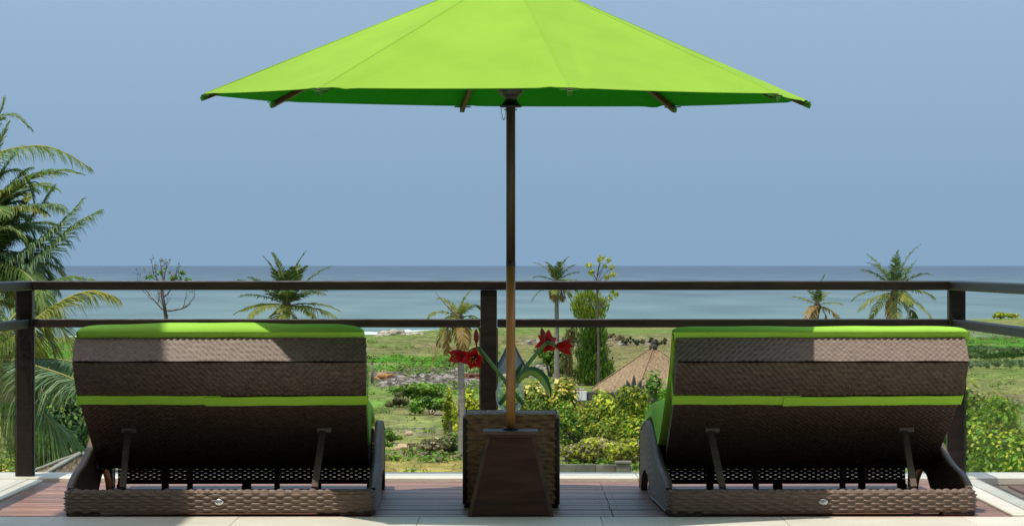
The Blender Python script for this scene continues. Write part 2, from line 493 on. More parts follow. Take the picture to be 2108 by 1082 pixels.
def make_ground():
    xs = np.unique(np.concatenate([np.linspace(-420, -110, 26), np.linspace(-110, 120, 300), np.linspace(120, 420, 26)]))
    ys = np.unique(np.concatenate([np.linspace(-120, 15, 8), np.linspace(18, 120, 36), 120*np.geomspace(1, 680/120, 330)]))
    X, Y = np.meshgrid(xs, ys, indexing='ij')
    Z = ground_z(X, Y)
    # land colours: what grows where
    dry = np.array([0.180, 0.160, 0.062]); grass = np.array([0.125, 0.180, 0.040]); lush = np.array([0.055, 0.19, 0.010])
    soil = np.array([0.22, 0.17, 0.115]); olive = np.array([0.135, 0.125, 0.048]); sand = np.array([0.20, 0.175, 0.145]); dark = np.array([0.085, 0.075, 0.05])
    n1 = smooth_noise(X, Y*0.5, 9, 21); n2 = smooth_noise(X, Y*0.5, 22, 22); n3 = smooth_noise(X, Y*0.6, 5, 23)
    C = grass[None, None]*np.ones(X.shape+(1,))
    def lay(mask, col):
        nonlocal C
        k = np.clip(mask, 0, 1)[..., None]
        C = C*(1-k)+col*k
    def patch(px, py, rx, ry, col, k=1.0, soft=0.5):
        """a patch of growth at that spot of the land, sizes in metres"""
        Yc = 9.0*F/(py-546.0); Xc = (px-1054.0)*Yc/F
        d = np.sqrt(((X-Xc)/rx)**2+((Y-Yc)/ry)**2) + 0.28*n3 + 0.2*n1
        lay(np.clip((1.0-d)/soft, 0, 1)*k, col)
    lay((n2+0.1)*1.2, dry); lay((n1-0.15)*1.4, olive); lay((-n1-0.35)*1.5, lush)
    n4 = smooth_noise(X, Y*0.45, 3.2, 24); n5 = smooth_noise(X+.4*n3, Y*0.4, 6.5, 25)
    def speckle():
        lay((n4+.25*n3-0.25)*2.6*.65, np.array([0.225, 0.19, 0.10])); lay((n5-.28)*3*.7, np.array([0.20, 0.155, 0.085])); lay((-n4-.30)*2.2*.8, np.array([0.085, 0.115, 0.028]))
    # right of the middle: dry field from y 690 to 800
    patch(1290, 742, 14, 95, dry, 0.9); patch(1320, 720, 12, 40, olive, 0.5)
    patch(1200, 700, 22, 45, np.array([0.18, 0.14, 0.072]), 0.7)
    # left gap
    patch(850, 965, 6, 13, np.array([0.25, 0.205, 0.062]), 0.95)
    patch(860, 918, 5.5, 9, np.array([0.20, 0.21, 0.055]), 0.9)
    patch(850, 884, 6, 8, np.array([0.27, 0.22, 0.13]), 0.75)
    patch(900, 880, 4, 7, grass, 0.7)
    patch(860, 858, 6, 8, np.array([0.17, 0.20, 0.06]), 0.8)
    patch(775, 832, 2.5, 10, np.array([0.13, 0.24, 0.04]), 0.9)
    patch(880, 772, 9, 26, dark, 0.9)
    patch(850, 742, 10, 18, lush, 1.0)
    patch(790, 760, 4, 12, lush, 0.7)
    patch(850, 718, 12, 22, olive, 0.9)
    # right edge of the frame
    patch(2050, 702, 22, 34, lush, 1.0); patch(2050, 728, 22, 14, np.array([.17, .18, .06]), 0.9)
    patch(2040, 748, 18, 13, np.array([0.07, 0.12, 0.03]), 0.9)
    patch(2060, 790, 14, 25, np.array([0.165, 0.18, 0.055]), 0.95); patch(2040, 818, 12, 10, np.array([0.20, 0.15, 0.085]), 0.95); patch(2070, 775, 7, 6, grass, .6)
    # left edge of the frame
    patch(20, 720, 20, 40, lush, 0.9); patch(20, 790, 12, 16, soil, 0.6)
    speckle()
    S = shore_y(X)
    lay(np.clip((Y-(S-26)+6*n1)/12, 0, 1)*0.85, sand)
    C = np.clip(C*1.1*(1+0.22*n3[..., None]+0.12*rng.standard_normal(X.shape)[..., None]), 0.01, 1)
    a, b = X.shape
    idx = np.arange(a*b).reshape(a, b)
    f = np.stack([idx[:-1, :-1], idx[1:, :-1], idx[1:, 1:], idx[:-1, 1:]], -1).reshape(-1, 4)
    m, n, l, out = nodes_of('land')
    p = n.new('ShaderNodeBsdfPrincipled'); p.inputs['Roughness'].default_value = 0.95; p.inputs['Specular IOR Level'].default_value = 0.1
    at = n.new('ShaderNodeAttribute'); at.attribute_name = 'growth'
    tc = n.new('ShaderNodeTexCoord')
    mp = n.new('ShaderNodeMapping'); mp.inputs['Scale'].default_value = (1, 0.35, 1)
    nz = n.new('ShaderNodeTexNoise'); nz.inputs['Scale'].default_value = 1.1; nz.inputs['Detail'].default_value = 9; nz.inputs['Roughness'].default_value = 0.68
    l.new(tc.outputs['Object'], mp.inputs[0]); l.new(mp.outputs[0], nz.inputs['Vector'])
    rp = ramp(n, [(0.27, (0.40, 0.37, 0.34)), (0.42, (0.82, 0.80, 0.74)), (0.55, (1.12, 1.12, 1.08)), (0.74, (1.95, 1.72, 1.5))])
    l.new(nz.outputs[0], rp.inputs[0])
    mu = n.new('ShaderNodeMix'); mu.data_type = 'RGBA'; mu.blend_type = 'MULTIPLY'; mu.inputs[0].default_value = 1
    l.new(at.outputs['Color'], mu.inputs[6]); l.new(rp.outputs[0], mu.inputs[7])
    l.new(mu.outputs[2], p.inputs['Base Color'])
    bp = n.new('ShaderNodeBump'); bp.inputs['Strength'].default_value = 0.7; bp.inputs['Distance'].default_value = 0.25
    l.new(nz.outputs[0], bp.inputs['Height']); l.new(bp.outputs[0], p.inputs['Normal'])
    l.new(p.outputs[0], out.inputs[0])
    o = np_mesh('ground', np.stack([X, Y, Z], -1).reshape(-1, 3), f, m, smooth=True, kind='structure')
    ca = o.data.color_attributes.new('growth', 'FLOAT_COLOR', 'POINT')
    ca.data.foreach_set('color', np.concatenate([C, np.ones(C.shape[:2]+(1,))], -1).astype(np.float32).ravel())
    return X, Y, C
GXg, GYg, GC_ = make_ground()

def growth_at(X, Y):
    i = np.clip(np.searchsorted(GXg[:, 0], X), 0, GXg.shape[0]-1); j = np.clip(np.searchsorted(GYg[0], Y), 0, GYg.shape[1]-1)
    return GC_[i, j]

def make_sea():
    m, n, l, out = nodes_of('sea_water')
    tc = n.new('ShaderNodeTexCoord')
    sp = n.new('ShaderNodeSeparateXYZ'); l.new(tc.outputs['Object'], sp.inputs[0])
    mr = n.new('ShaderNodeMapRange'); mr.inputs[1].default_value = 430; mr.inputs[2].default_value = 4500; mr.clamp = True
    l.new(sp.outputs['Y'], mr.inputs[0])
    pw = n.new('ShaderNodeMath'); pw.operation = 'POWER'; pw.inputs[1].default_value = 0.45; l.new(mr.outputs[0], pw.inputs[0])
    rp = ramp(n, [(0.0, (0.152, 0.248, 0.215)), (0.22, (0.132, 0.208, 0.20)), (0.55, (0.098, 0.154, 0.182)), (1.0, (0.066, 0.112, 0.158))])
    l.new(pw.outputs[0], rp.inputs[0])
    mp = n.new('ShaderNodeMapping'); mp.inputs['Scale'].default_value = (0.03, 0.007, 1); l.new(tc.outputs['Object'], mp.inputs[0])
    nz = n.new('ShaderNodeTexNoise'); nz.inputs['Scale'].default_value = 1.0; nz.inputs['Detail'].default_value = 10; nz.inputs['Roughness'].default_value = 0.5
    l.new(mp.outputs[0], nz.inputs['Vector'])
    r2 = ramp(n, [(0.3, (0.72, 0.75, 0.78)), (0.7, (1.24, 1.2, 1.17))]); l.new(nz.outputs[0], r2.inputs[0])
    mu = n.new('ShaderNodeMix'); mu.data_type = 'RGBA'; mu.blend_type = 'MULTIPLY'; mu.inputs[0].default_value = 1
    l.new(rp.outputs[0], mu.inputs[6]); l.new(r2.outputs[0], mu.inputs[7])
    d = n.new('ShaderNodeBsdfDiffuse'); l.new(mu.outputs[2], d.inputs[0])
    g = n.new('ShaderNodeBsdfGlossy'); g.inputs['Roughness'].default_value = 0.25
    bp = n.new('ShaderNodeBump'); bp.inputs['Strength'].default_value = 0.5; bp.inputs['Distance'].default_value = 0.6
    l.new(nz.outputs[0], bp.inputs['Height']); l.new(bp.outputs[0], g.inputs['Normal'])
    mx = n.new('ShaderNodeMixShader'); mx.inputs[0].default_value = 0.22
    l.new(d.outputs[0], mx.inputs[1]); l.new(g.outputs[0], mx.inputs[2]); l.new(mx.outputs[0], out.inputs[0])
    xs = np.array([-60000, -6000, -700, 0, 700, 6000, 60000.]); ys = np.array([380, 700, 1500, 5000, 20000, 70000.])
    X, Y = np.meshgrid(xs, ys, indexing='ij')
    mb = MB().grid(np.stack([X, Y, np.full_like(X, SZ)], -1))
    mb.build('sea', m, kind='structure')
    # breaking wave along the shore
    xs = np.linspace(-80, 60, 240)
    fm = mat('foam', (0.62, 0.66, 0.66), (0.82, 0.84, 0.84), 0.8, rough=0.9)
    S = shore_y(xs)+6+3*np.sin(xs*0.13)
    w = .5+1.0*np.sin(xs*0.31)+.8*np.sin(xs*0.83+2)+np.where((xs > -32) & (xs < -15), 3.0, 0)
    w = np.clip(w, 0.05, None)
    P = np.stack([np.stack([xs, S, np.full_like(xs, SZ+0.02)], -1), np.stack([xs, S+w*.3, np.full_like(xs, SZ+0.02)+np.minimum(w*0.10, 0.4)], -1), np.stack([xs, S+w, np.full_like(xs, SZ+0.015)], -1)], 1)
    MB().grid(P).build('surf', fm, kind='stuff', smooth=True)
make_sea()

# ================================================================== terrace
XL, XR = -2.59, 2.38            # timber deck between the stone borders
Y0, Y1 = 14.92, 17.34
def make_terrace():
    base = MB().box(-9, 3.4, -8, 17.86, GZ-1.0, -0.045).build('terrace_base', M['plaster'], kind='structure')
    # timber deck
    deck = MB().box(XL, XR, Y0, Y1, -0.044, -0.032).build('deck', M['dark'], kind='structure')
    pitch = (Y1-Y0)/17
    r = random.Random(3)
    for i in range(17):
        ya, yb = Y0+i*pitch+0.003, Y0+(i+1)*pitch-0.003
        j = 0.485+r.uniform(-.004, .004)
        dz = r.uniform(-0.0015, 0.0015)
        for a, b in ((XL+.004, j-.001), (j+.001, XR-.004)):
            o = MB().box(-(b-a)/2, (b-a)/2, -(yb-ya)/2, (yb-ya)/2, -0.026, 0, 0.003).build('board', M['deckwood'], deck)
            o.location = ((a+b)/2, (ya+yb)/2, dz)
            nails = MB()
            for xx in ((b-a)/2-0.035, -(b-a)/2+0.035):
                for yy in (-.035, .035):
                    nails.lathe([(0, .0006), (.0022, .0005), (.0026, 0)], 8, (xx, yy, 0))
            nails.build('nail', M['black'], o)
    # stone floor in front of the deck
    fl = MB().box(-9, 3.4, -8, Y0-0.006, -0.044, -0.012).build('terrace_floor', M['grout'], kind='structure')
    T = 0.86
    me = MB().box(-T/2+.001, T/2-.001, -T/2+.001, T/2-.001, -0.011, 0, 0.0015).mesh('tile', M['stone'])
    for i in range(-5, 5):
        for k in range(5):
            o = bpy.data.objects.new('tile', me); COL.objects.link(o); o.parent = fl
            o.location = (-0.44+0.43+i*T, Y0-0.006-T/2-k*T, r.uniform(-.0008, .0008))
    # stone borders
    def border(name, x0, x1, y0, y1, n, along, z=0.012):
        st = MB().box(x0+.003, x1-.003, y0+.003, y1-.003, -0.044, -0.02).build(name, M['grout'], kind='structure')
        for i in range(n):
            if along == 'x':
                a, b = x0+(x1-x0)*i/n, x0+(x1-x0)*(i+1)/n
                MB().box(a+.0015, b-.0015, y0, y1, -.019, z, .004).build('slab', M['stone'], st)
            else:
                a, b = y0+(y1-y0)*i/n, y0+(y1-y0)*(i+1)/n
                MB().box(x0, x1, a+.0015, b-.0015, -.019, z, .004).build('slab', M['stone'], st)
    border('border_left_inner', -2.675, XL-.002, Y0, Y1, 3, 'y')
    border('border_left_outer', -3.05, -2.680, Y0, Y1, 3, 'y', .014)
    border('border_right_inner', XR+.002, 2.485, Y0, Y1, 3, 'y')
    border('border_right_outer', 2.490, 2.585, Y0, Y1, 3, 'y', .014)
    border('border_back', -3.05, 2.95, Y1+.003, 17.80, 8, 'x', .022)
    led = MB().box(2.588, 2.74, 14.0, 17.335, -.06, -.03, .004).build('ledge', M['greystone'], kind='structure')
    MB().box(2.745, 3.38, 12.5, 17.335, -.044, -.02).build('lower_roof', M['brownroof'], kind='structure')
make_terrace()

# ------------------------------------------------------------------ unseen villa; eave and rafter shaped to cast the left shade
t = thing('villa', 'unseen villa behind the viewer, roof added to shade the left and the near floor', 'building', (0, 0, 0))
MB().box(-8.0, 6.0, -8.0, 10.5, 6.02, 6.25, .01).build('roof', M['plaster'], t)  # added out of view to shade the near floor and cut its bounce
MB().box(-8.0, -2.46, 10.503, 13.17, 6.02, 6.24, .01).build('eave', M['plaster'], t)
MB().box(-3.10, -2.46, 13.173, 14.15, 6.02, 6.16, .006).build('rafter', M['standwood'], t)
MB().box(-8.0, 6.0, -8.0, -7.7, -.04, 6.015).build('wall', M['villa_wall'], t)
MB().box(-8.0, -7.7, -7.69, 12.5, -.04, 6.015).build('wall', M['villa_wall'], t)
MB().box(5.7, 6.0, -7.69, 1.9, GZ-1, 6.015).build('wall', M['villa_wall'], t)

# ------------------------------------------------------------------ railing
def make_railing():
    t = thing('balcony_railing', 'dark timber balcony railing with clear glass panels around the deck', 'railing', (0, 17.5, 0))
    oy = -17.5
    zt, zm = 1.109, 0.897
    m = M['railwood']
    yb0, yb1 = 17.43, 17.52           # back rails, front and rear faces
    xl, xr = -2.715, 2.478
    xm = (1006-1054)*17.47/F
    # posts
    for x in (xl, xm, xr):
        p = MB().box(x-.046, x+.046, yb0+oy, yb1+oy, .022, zt-.052, .004).build('post', m, t)
        MB().box(x-.052, x-.047, yb0+oy+.02, yb1+oy-.02, .024, zm-.05).box(x+.047, x+.052, yb0+oy+.02, yb1+oy-.02, .024, zm-.05).build('glazing_bead', m, p)
    # back rails between posts
    MB().box(xl-.05, xr+.05, yb0-.012+oy, yb1+.012+oy, zt-.051, zt, .005).build('top_rail', m, t)
    for a, b in ((xl, xm), (xm, xr)):
        MB().box(a+.048, b-.048, yb0+.012+oy, yb1-.008+oy, zm-.047, zm, .004).build('middle_rail', m, t)
        MB().box(a+.053, b-.053, yb0+.040+oy, yb0+.050+oy, .0225, zm-.049).build('glass_panel', M['glass'], t)
    # side rails run towards the viewer
    for x, s in ((xl, -1), (xr, 1)):
        MB().box(x-.048, x+.048, 9.0+oy, yb0-.014+oy, zt-.052, zt-.001, .005).build('top_rail', m, t)
        for a, b in ((9.0, 12.0), (12.003, 15.35), (15.353, yb0-.002)):
            MB().box(x-.034, x+.034, a+oy, b+oy, zm-.049, zm-.002, .004).build('middle_rail', m, t)
        MB().box(x-.005, x+.005, 12.06+oy, yb0-.004+oy, .016, zm-.051).build('glass_panel', M['glass'], t)
        for yy in (9.05, 12.0):
            MB().box(x-.045, x+.045, yy-.045+oy, yy+.045+oy, .0, zm-.052, .004).build('post', m, t)
make_railing()

# ================================================================== loungers
LW = 1.48
REAR = [(0.0, .745), (.15, .598), (.37, .471), (.66, .325), (.95, .184)]
def normals2(P):
    d = np.gradient(P, axis=0)
    d /= np.linalg.norm(d, axis=1, keepdims=True)
    return np.stack([-d[:, 1], d[:, 0]], 1)

def make_lounger(label, loc, rz, group):
    t = thing('sun_lounger', label, 'sun lounger', loc, rz, group)
    w, wd = M['wicker'], M['wicker_dark']
    h = LW/2
    # --- base rail, rounded at both ends
    r = 0.035
    ang = np.linspace(np.pi, 1.5*np.pi, 7)
    path = [(-h, .16)]+[(-h+r+r*np.cos(a), r+r*np.sin(a)) for a in ang]+[(h-r+r*np.cos(a), r+r*np.sin(a)) for a in np.linspace(1.5*np.pi, 2*np.pi, 7)]+[(h, .16)]
    path = np.array(path); ds = np.r_[0, np.cumsum(np.linalg.norm(np.diff(path, axis=0), axis=1))]; ds /= ds[-1]
    nn = np.gradient(path, axis=0); nn /= np.linalg.norm(nn, axis=1, keepdims=True); nn = np.stack([-nn[:, 1], nn[:, 0]], 1)   # inwards
    prof = np.array([(.012, .016), (0, .030), (0, .104), (.006, .116), (.020, .1225), (.050, .124)])
    ps = np.r_[0, np.cumsum(np.linalg.norm(np.diff(prof, axis=0), axis=1))]; ps /= ps[-1]
    def P(U, V):
        x = np.interp(U, ds, path[:, 0]); y = np.interp(U, ds, path[:, 1])
        nx = np.interp(U, ds, nn[:, 0]); ny = np.interp(U, ds, nn[:, 1])
        o = np.interp(V, ps, prof[:, 0]); z = np.interp(V, ps, prof[:, 1])
        return np.stack([x+nx*o, y+ny*o, z], -1)
    mb = weave(MB(), P, 46, 11, .0062, 4, 4)
    mb.box(-h+.012, h-.012, .012, .13, .02, .116)
    mb.build('base_rail', M['wicker_base'], t, True)
    for x in (-h+.09, h-.09):
        MB().box(x-.08, x+.08, .006, .12, 0, .022, .008).build('foot', wd, t)
    bd = MB().lathe([(0, .0035), (.012, .003), (.0165, .0)], 20)
    bd.v = [(x*1.3, -z-.006, y*.85+.07) for x, y, z in bd.v]
    b = bd.build('badge', M['badge'], t, True)
    MB().box(-.013, .013, -.0112, -.0098, .066, .0685).box(-.009, .009, -.0112, -.0098, .0715, .0735).build('badge_relief', M['badge_line'], b)
    # --- side boards
    top = catmull([(.14, .122), (.25, .155), (.4, .18), (.6, .20), (.8, .235), (1.0, .29), (1.2, .352), (1.36, .38), (1.52, .375), (1.72, .348), (1.93, .30)], 60)
    bot = np.array([(.14, .018), (1.10, .018), (1.18, .05), (1.32, .115), (1.48, .135), (1.64, .115), (1.77, .05), (1.81, 0.0), (1.93, 0.0)])
    for s in (-1, 1):
        mb = MB()
        for x, fl in ((s*h, s), (s*(h-.030), -s)):
            def P(U, V, x=x):
                y = .14+U*1.79
                zt = np.interp(y, top[:, 0], top[:, 1]); zb = np.interp(y, bot[:, 0], bot[:, 1])
                return np.stack([np.full_like(y, x), y, zb+(zt-zb)*V], -1)
            weave(mb, P, 46, 16, .003, 3, 2, flip=fl)
        ys = np.linspace(.14, 1.93, 120)
        zt = np.interp(ys, top[:, 0], top[:, 1]); zb = np.interp(ys, bot[:, 0], bot[:, 1])
        xa, xb = s*(h+.003), s*(h-.033)
        for z, dz in ((zt, .006), (zb, -.0)):
            A = np.stack([np.stack([np.full_like(ys, xa), ys, z-.004], -1), np.stack([np.full_like(ys, xa), ys, z+dz], -1), np.stack([np.full_like(ys, xb), ys, z+dz], -1), np.stack([np.full_like(ys, xb), ys, z-.004], -1)], 1)
            mb.grid(A)
        mb.box(min(xa, xb), max(xa, xb), 1.925, 1.934, 0.002, .30)
        mb.build('side_board', M['wicker_base'], t, True)
    # --- lower back panel, slightly curved, woven behind
    rear = catmull(REAR, 80); N = normals2(rear)
    thick = np.interp(rear[:, 0], [0, .2, .5, .95], [.14, .11, .06, .045])
    front = rear+N*thick[:, None]
    cut = int(np.argmin(np.abs(rear[:, 0]-.165)))
    def solid(mb, a, b, hw0, hw1, off, inset=.004):
        ra, fa = rear[a:b]+N[a:b]*inset-N[a:b]*off, front[a:b]
        k = len(ra); hw = np.linspace(hw0, hw1, k)-.003
        ring = []
        for c in (ra, fa):
            ring.append(np.stack([np.stack([-hw, c[:, 0], c[:, 1]], -1), np.stack([hw, c[:, 0], c[:, 1]], -1)], 0))
        lo, hi = ring
        mb.grid(np.stack([hi[0], hi[1]], 1)); mb.grid(np.stack([lo[0], lo[1]], 1))
        mb.grid(np.stack([lo[0], hi[0]], 1)); mb.grid(np.stack([lo[1], hi[1]], 1))
        for e in (0, -1): mb.grid(np.stack([np.stack([lo[0][e], lo[1][e]]), np.stack([hi[0][e], hi[1][e]])]))
    def rearP(a, b, hw0, hw1, off):
        seg = rear[a:b]-N[a:b]*off
        def P(U, V):
            q = V*(len(seg)-1); ii = np.arange(len(seg))
            hw = hw0+(hw1-hw0)*V
            return np.stack([(2*U-1)*hw, np.interp(q, ii, seg[:, 0]), np.interp(q, ii, seg[:, 1])], -1)
        return P
    mb = MB(); solid(mb, cut, 80, .692, .684, 0)
    weave(mb, rearP(cut, 80, .692, .684, .001), 92, 40, .0046, 3, 2, flip=1)
    mb.build('back_panel', w, t, True)
    # --- thicker head box at the top of the backrest
    mb = MB(); solid(mb, 0, cut+1, .696, .696, .012)
    weave(mb, rearP(0, cut+1, .697, .697, .013), 92, 11, .0046, 3, 2, flip=1)
    a0, b0 = rear[0]-N[0]*.013, front[0]
    dn = rear[0]-rear[1]; dn /= np.linalg.norm(dn)
    def P(U, V):
        c = a0[None, None]*(1-V[..., None])+b0[None, None]*V[..., None]+dn*.003
        return np.stack([(2*U-1)*.697, c[..., 0], c[..., 1]], -1)
    ep = weave(MB(), P, 92, 9, .0040, 3, 2, flip=-1)
    ep.build('head_end_panel', M['wicker_base'], t, True)  # paler than the rest of the box: sunlight put into its colour
    for s in (-1, 1):
        def P(U, V, s=s):
            q = U*cut; ii = np.arange(80)
            ry = np.interp(q, ii, rear[:, 0]); rz_ = np.interp(q, ii, rear[:, 1]); fy = np.interp(q, ii, front[:, 0]); fz = np.interp(q, ii, front[:, 1])
            return np.stack([np.full_like(ry, s*.6975), ry+(fy-ry)*V, rz_+(fz-rz_)*V], -1)
        weave(mb, P, 10, 6, .002, 3, 2, flip=s)
    mb.build('head_box', w, t, True)
    # --- props that hold the backrest up
    for x, dx in ((-.49, .02), (.47, -.02)):
        p = MB().bar((x, .53, .385), (x+dx, .10, .128), .030, .022).build('strut', M['strut'], t)
        MB().box(x-.028, x+.045, .505, .545, .372, .398, .004).build('hinge_bracket', M['strut'], p)
    # --- seat deck under the cushion, legs below it
    seat = np.array([(.93, .20), (1.05, .25), (1.2, .315), (1.36, .345), (1.55, .34), (1.75, .312), (1.92, .27)])
    st = catmull(seat, 30)
    def P(U, V):
        ii = np.arange(30)
        return np.stack([(2*U-1)*(h-.05), np.interp(V*29, ii, st[:, 0]), np.interp(V*29, ii, st[:, 1])], -1)
    mb = weave(MB(), P, 50, 24, .003, 2, 2)
    mb.grid(np.stack([np.stack([np.full(30, s), st[:, 0], st[:, 1]-.03], -1) for s in (-h+.05, h-.05)], 1))
    mb.build('seat_deck', w, t, True)
    for x in (-.22, .22):
        MB().box(x-.014, x+.014, .93, .96, .0, .17, .003).build('leg', wd, t)
    for x in (-.40, .40):
        MB().box(x-.018, x+.018, 1.5, 1.54, .0, .30, .003).build('leg', wd, t)
    # --- open-weave panel under the foot end (daylight shows between the strands)
    mb = MB()
    xs = np.linspace(-h+.05, h-.05, 181)
    for j in range(22):
        zc = .045+j*.0105
        ph = (j % 2)*np.pi
        wv = np.sin(xs*2*np.pi/.046+ph)
        hh = .0067
        zz = zc+wv*.0006
        P_ = np.stack([np.stack([xs, np.full_like(xs, 1.905)+wv*.003, zz-hh*.8], -1), np.stack([xs, np.full_like(xs, 1.905)+wv*.003, zz+hh*.8], -1)], 1)
        mb.grid(P_)
    for x in np.arange(-h+.073, h-.05, .046):
        mb.box(x-.006, x+.006, 1.907, 1.911, .03, .275)
    mb.box(-h+.05, h-.05, 1.895, 1.915, .024, .040)
    mb.build('foot_panel', wd, t)
    for x in (-h+.07, 0, h-.07):
        MB().box(x-.025, x+.025, 1.88, 1.92, 0, .024, .003).build('foot', wd, t)
    return t, rear, front, N, cut

def make_cushion(label, loc, rz, rear, N, group, seed, tabx, crown, TH_=.088):
    t = thing('lounger_cushion', label, 'cushion', loc, rz, group)
    C = catmull([(.088, .858), (.22, .690), (.44, .540), (.70, .402), (.90, .300), (1.00, .278), (1.12, .318), (1.25, .368), (1.38, .398), (1.52, .395), (1.74, .368), (1.97, .322)], 110)
    C[:, 1] += 0.004
    n2 = normals2(C)
    hw = .690 if crown > .1 else .716
    s = np.linspace(-1, 1, 61); w = np.linspace(-1, 1, 110)
    s = np.sign(s)*(1-(1-np.abs(s))**1.5)             # finer towards the sides
    W_, S_ = np.meshgrid(w, s, indexing='ij')
    r = np.random.default_rng(seed)
    f = np.clip(1-np.abs(W_)**26, 0, 1)**(1/4.)*np.clip(1-np.abs(S_)**(10 if crown > .1 else 22), 0, 1)**(1/3.5)
    puff = 1+crown*(1-S_**2)+0.05*np.sin(S_*5+seed)*np.sin(W_*4)+.03*np.sin(S_*11+W_*7)
    T = TH_*f*puff
    top = np.zeros(W_.shape+(3,)); bot = np.zeros_like(top)
    sgx = S_*hw
    # sides tuck in a little at the bottom
    for A, h in ((top, T+.004), (bot, np.full_like(T, .002))):
        A[..., 0] = sgx*(1.0 if A is top else .985)
        A[..., 1] = C[:, 0][:, None]+n2[:, 0][:, None]*h
        A[..., 2] = C[:, 1][:, None]+n2[:, 1][:, None]*h
    # head end bulges out over the box
    e = np.clip((-W_-.90)/.10, 0, 1)
    for A, k in ((top, .012), (bot, .0)):
        A[..., 1] -= e*k*1.0; A[..., 2] += e*k
    mb = MB(); mb.grid(top); mb.grid(bot[:, ::-1])
    for i in (0, -1): mb.grid(np.stack([bot[i], top[i]], 0))
    for j in (0, -1): mb.grid(np.stack([bot[:, j], top[:, j]], 0))
    o = mb.build('padding', M['cushion'], t, True)
    wl = o.modifiers.new('weld', 'WELD'); wl.merge_threshold = .0006
    # piping along the lower rim
    for j in (0, -1):
        MB().tube(bot[2:-2:4, j]+np.array([0, 0, .004]), .0055, 6).build('piping', M['strap'], t, True)
    # strap round the back, two ends overlapping
    i0 = int(np.argmin(np.abs(rear[:, 0]-.185))); i1 = int(np.argmin(np.abs(rear[:, 0]-.262)))
    def strap_seg(xa, xb, off, slant, low):
        A = []
        for x in np.linspace(xa, xb, 16):
            k = (x-xa)/(xb-xa)
            sh = slant*k+low*(1-k)
            row = []
            for i, oo in ((i0, off), (i1, off), (i1, off-.004), (i0, off-.004)):
                q = rear[i]-N[i]*oo; d = rear[i1]-rear[i0]; d = d/np.linalg.norm(d)
                q = q+d*(sh+.0018*math.sin(x*23))
                row.append((x, q[0], q[1]))
            row.append(row[0]); A.append(row)
        mb = MB().grid(np.array(A))
        mb.add(A[0][:4], [(0, 1, 2, 3)]); mb.add(A[-1][:4], [(0, 1, 2, 3)])
        return mb
    st = strap_seg(-.702, tabx+.08, .009, .004, 0).build('strap', M['strap'], t)
    strap_seg(tabx, .702, .014, -.006, .008).build('strap', M['strap'], t)
    # strap ends run up the sides to the padding
    for sgn in (-1, 1):
        x0, x1 = sgn*.6985, sgn*.7025
        a, b = rear[i0]-N[i0]*.012, rear[i1]-N[i1]*.012
        a2, b2 = rear[i0]+N[i0]*.155, rear[i1]+N[i1]*.15
        v = [(x, *p) for x in (x0, x1) for p in (a, b, b2, a2)]
        MB().add(v, [(0,1,2,3),(7,6,5,4),(0,4,5,1),(1,5,6,2),(2,6,7,3),(3,7,4,0)]).build('strap_side', M['strap'], t)
    return t

GL = 'wicker loungers seen from behind'
GC = 'lime cushions on the loungers'
LLOC, LRZ = (-1.395, 14.92, 0), R(0.9)
RLOC, RRZ = (1.483, 14.93, 0), R(1.7)
t1, rear, front, NN, cut = make_lounger('brown wicker double lounger at the left of the parasol, seen from behind', LLOC, LRZ, GL)
t2 = copy_tree(t1)
t2.location = RLOC; t2.rotation_euler = (0, 0, RRZ)
t2['label'] = 'brown wicker double lounger at the right of the parasol, seen from behind'
make_cushion('lime green cushion with strap on the left wicker lounger', LLOC, LRZ, rear, NN, GC, 2, -.085, .14, .112)
make_cushion('lime green cushion with strap on the right wicker lounger', RLOC, RRZ, rear, NN, GC, 5, -.165, .08)

# ================================================================== side table
def make_table():
    X, Y = -.004, 15.68
    t = thing('side_table', 'square brown wicker side table behind the parasol stand', 'side table', (X, Y, 0))
    h, H = .235, .462
    wv = M['tablewicker']
    sides = [lambda U, V: np.stack([(2*U-1)*h, np.full_like(U, -h), .02+V*(H-.045)], -1),
             lambda U, V: np.stack([np.full_like(U, h), (2*U-1)*h, .02+V*(H-.045)], -1),
             lambda U, V: np.stack([(1-2*U)*h, np.full_like(U, h), .02+V*(H-.045)], -1),
             lambda U, V: np.stack([np.full_like(U, -h), (1-2*U)*h, .02+V*(H-.045)], -1)]
    for P in sides:
        mb = weave(MB(), P, 12, 20, .005, 4, 3)
        mb.build('side_panel', wv, t, True)
    MB().box(-h+.008, h-.008, -h+.008, h-.008, .018, H-.03).build('core', M['wicker_dark'], t)
    # top with rounded edge
    r = .022
    def P(U, V):
        return np.stack([(2*U-1)*(h-.012), (2*V-1)*(h-.012), np.full_like(U, H-.001)], -1)
    mb = weave(MB(), P, 22, 26, .0022, 4, 3)
    rim = [(0, -.028), (0, -.014), (.004, -.005), (.012, 0.001)]
    ring = []
    for o, z in rim:
        a = h+.004-o; c = .02
        pts = []
        for cx, cy, s0 in ((a-c, -a+c, -90), (a-c, a-c, 0), (-a+c, a-c, 90), (-a+c, -a+c, 180)):
            for k in range(5):
                an = R(s0+k*22.5); pts.append((cx+c*math.cos(an), cy+c*math.sin(an), H+z))
        pts.append(pts[0]); ring.append(pts)
    mb.grid(np.array(ring))
    mb.build('table_top', wv, t, True)
    for sx in (-1, 1):
        for sy in (-1, 1):
            MB().tube([(sx*(h-.008), sy*(h-.008), .018), (sx*(h-.008), sy*(h-.008), H-.02)], .013, 8).build('corner_post', M['wicker_dark'], t, True)
            MB().box(sx*(h-.02)-.018, sx*(h-.02)+.018, sy*(h-.02)-.018, sy*(h-.02)+.018, 0, .0175, .004).build('foot', M['black'], t)
    return X, Y, H
TX, TY, TH = make_table()

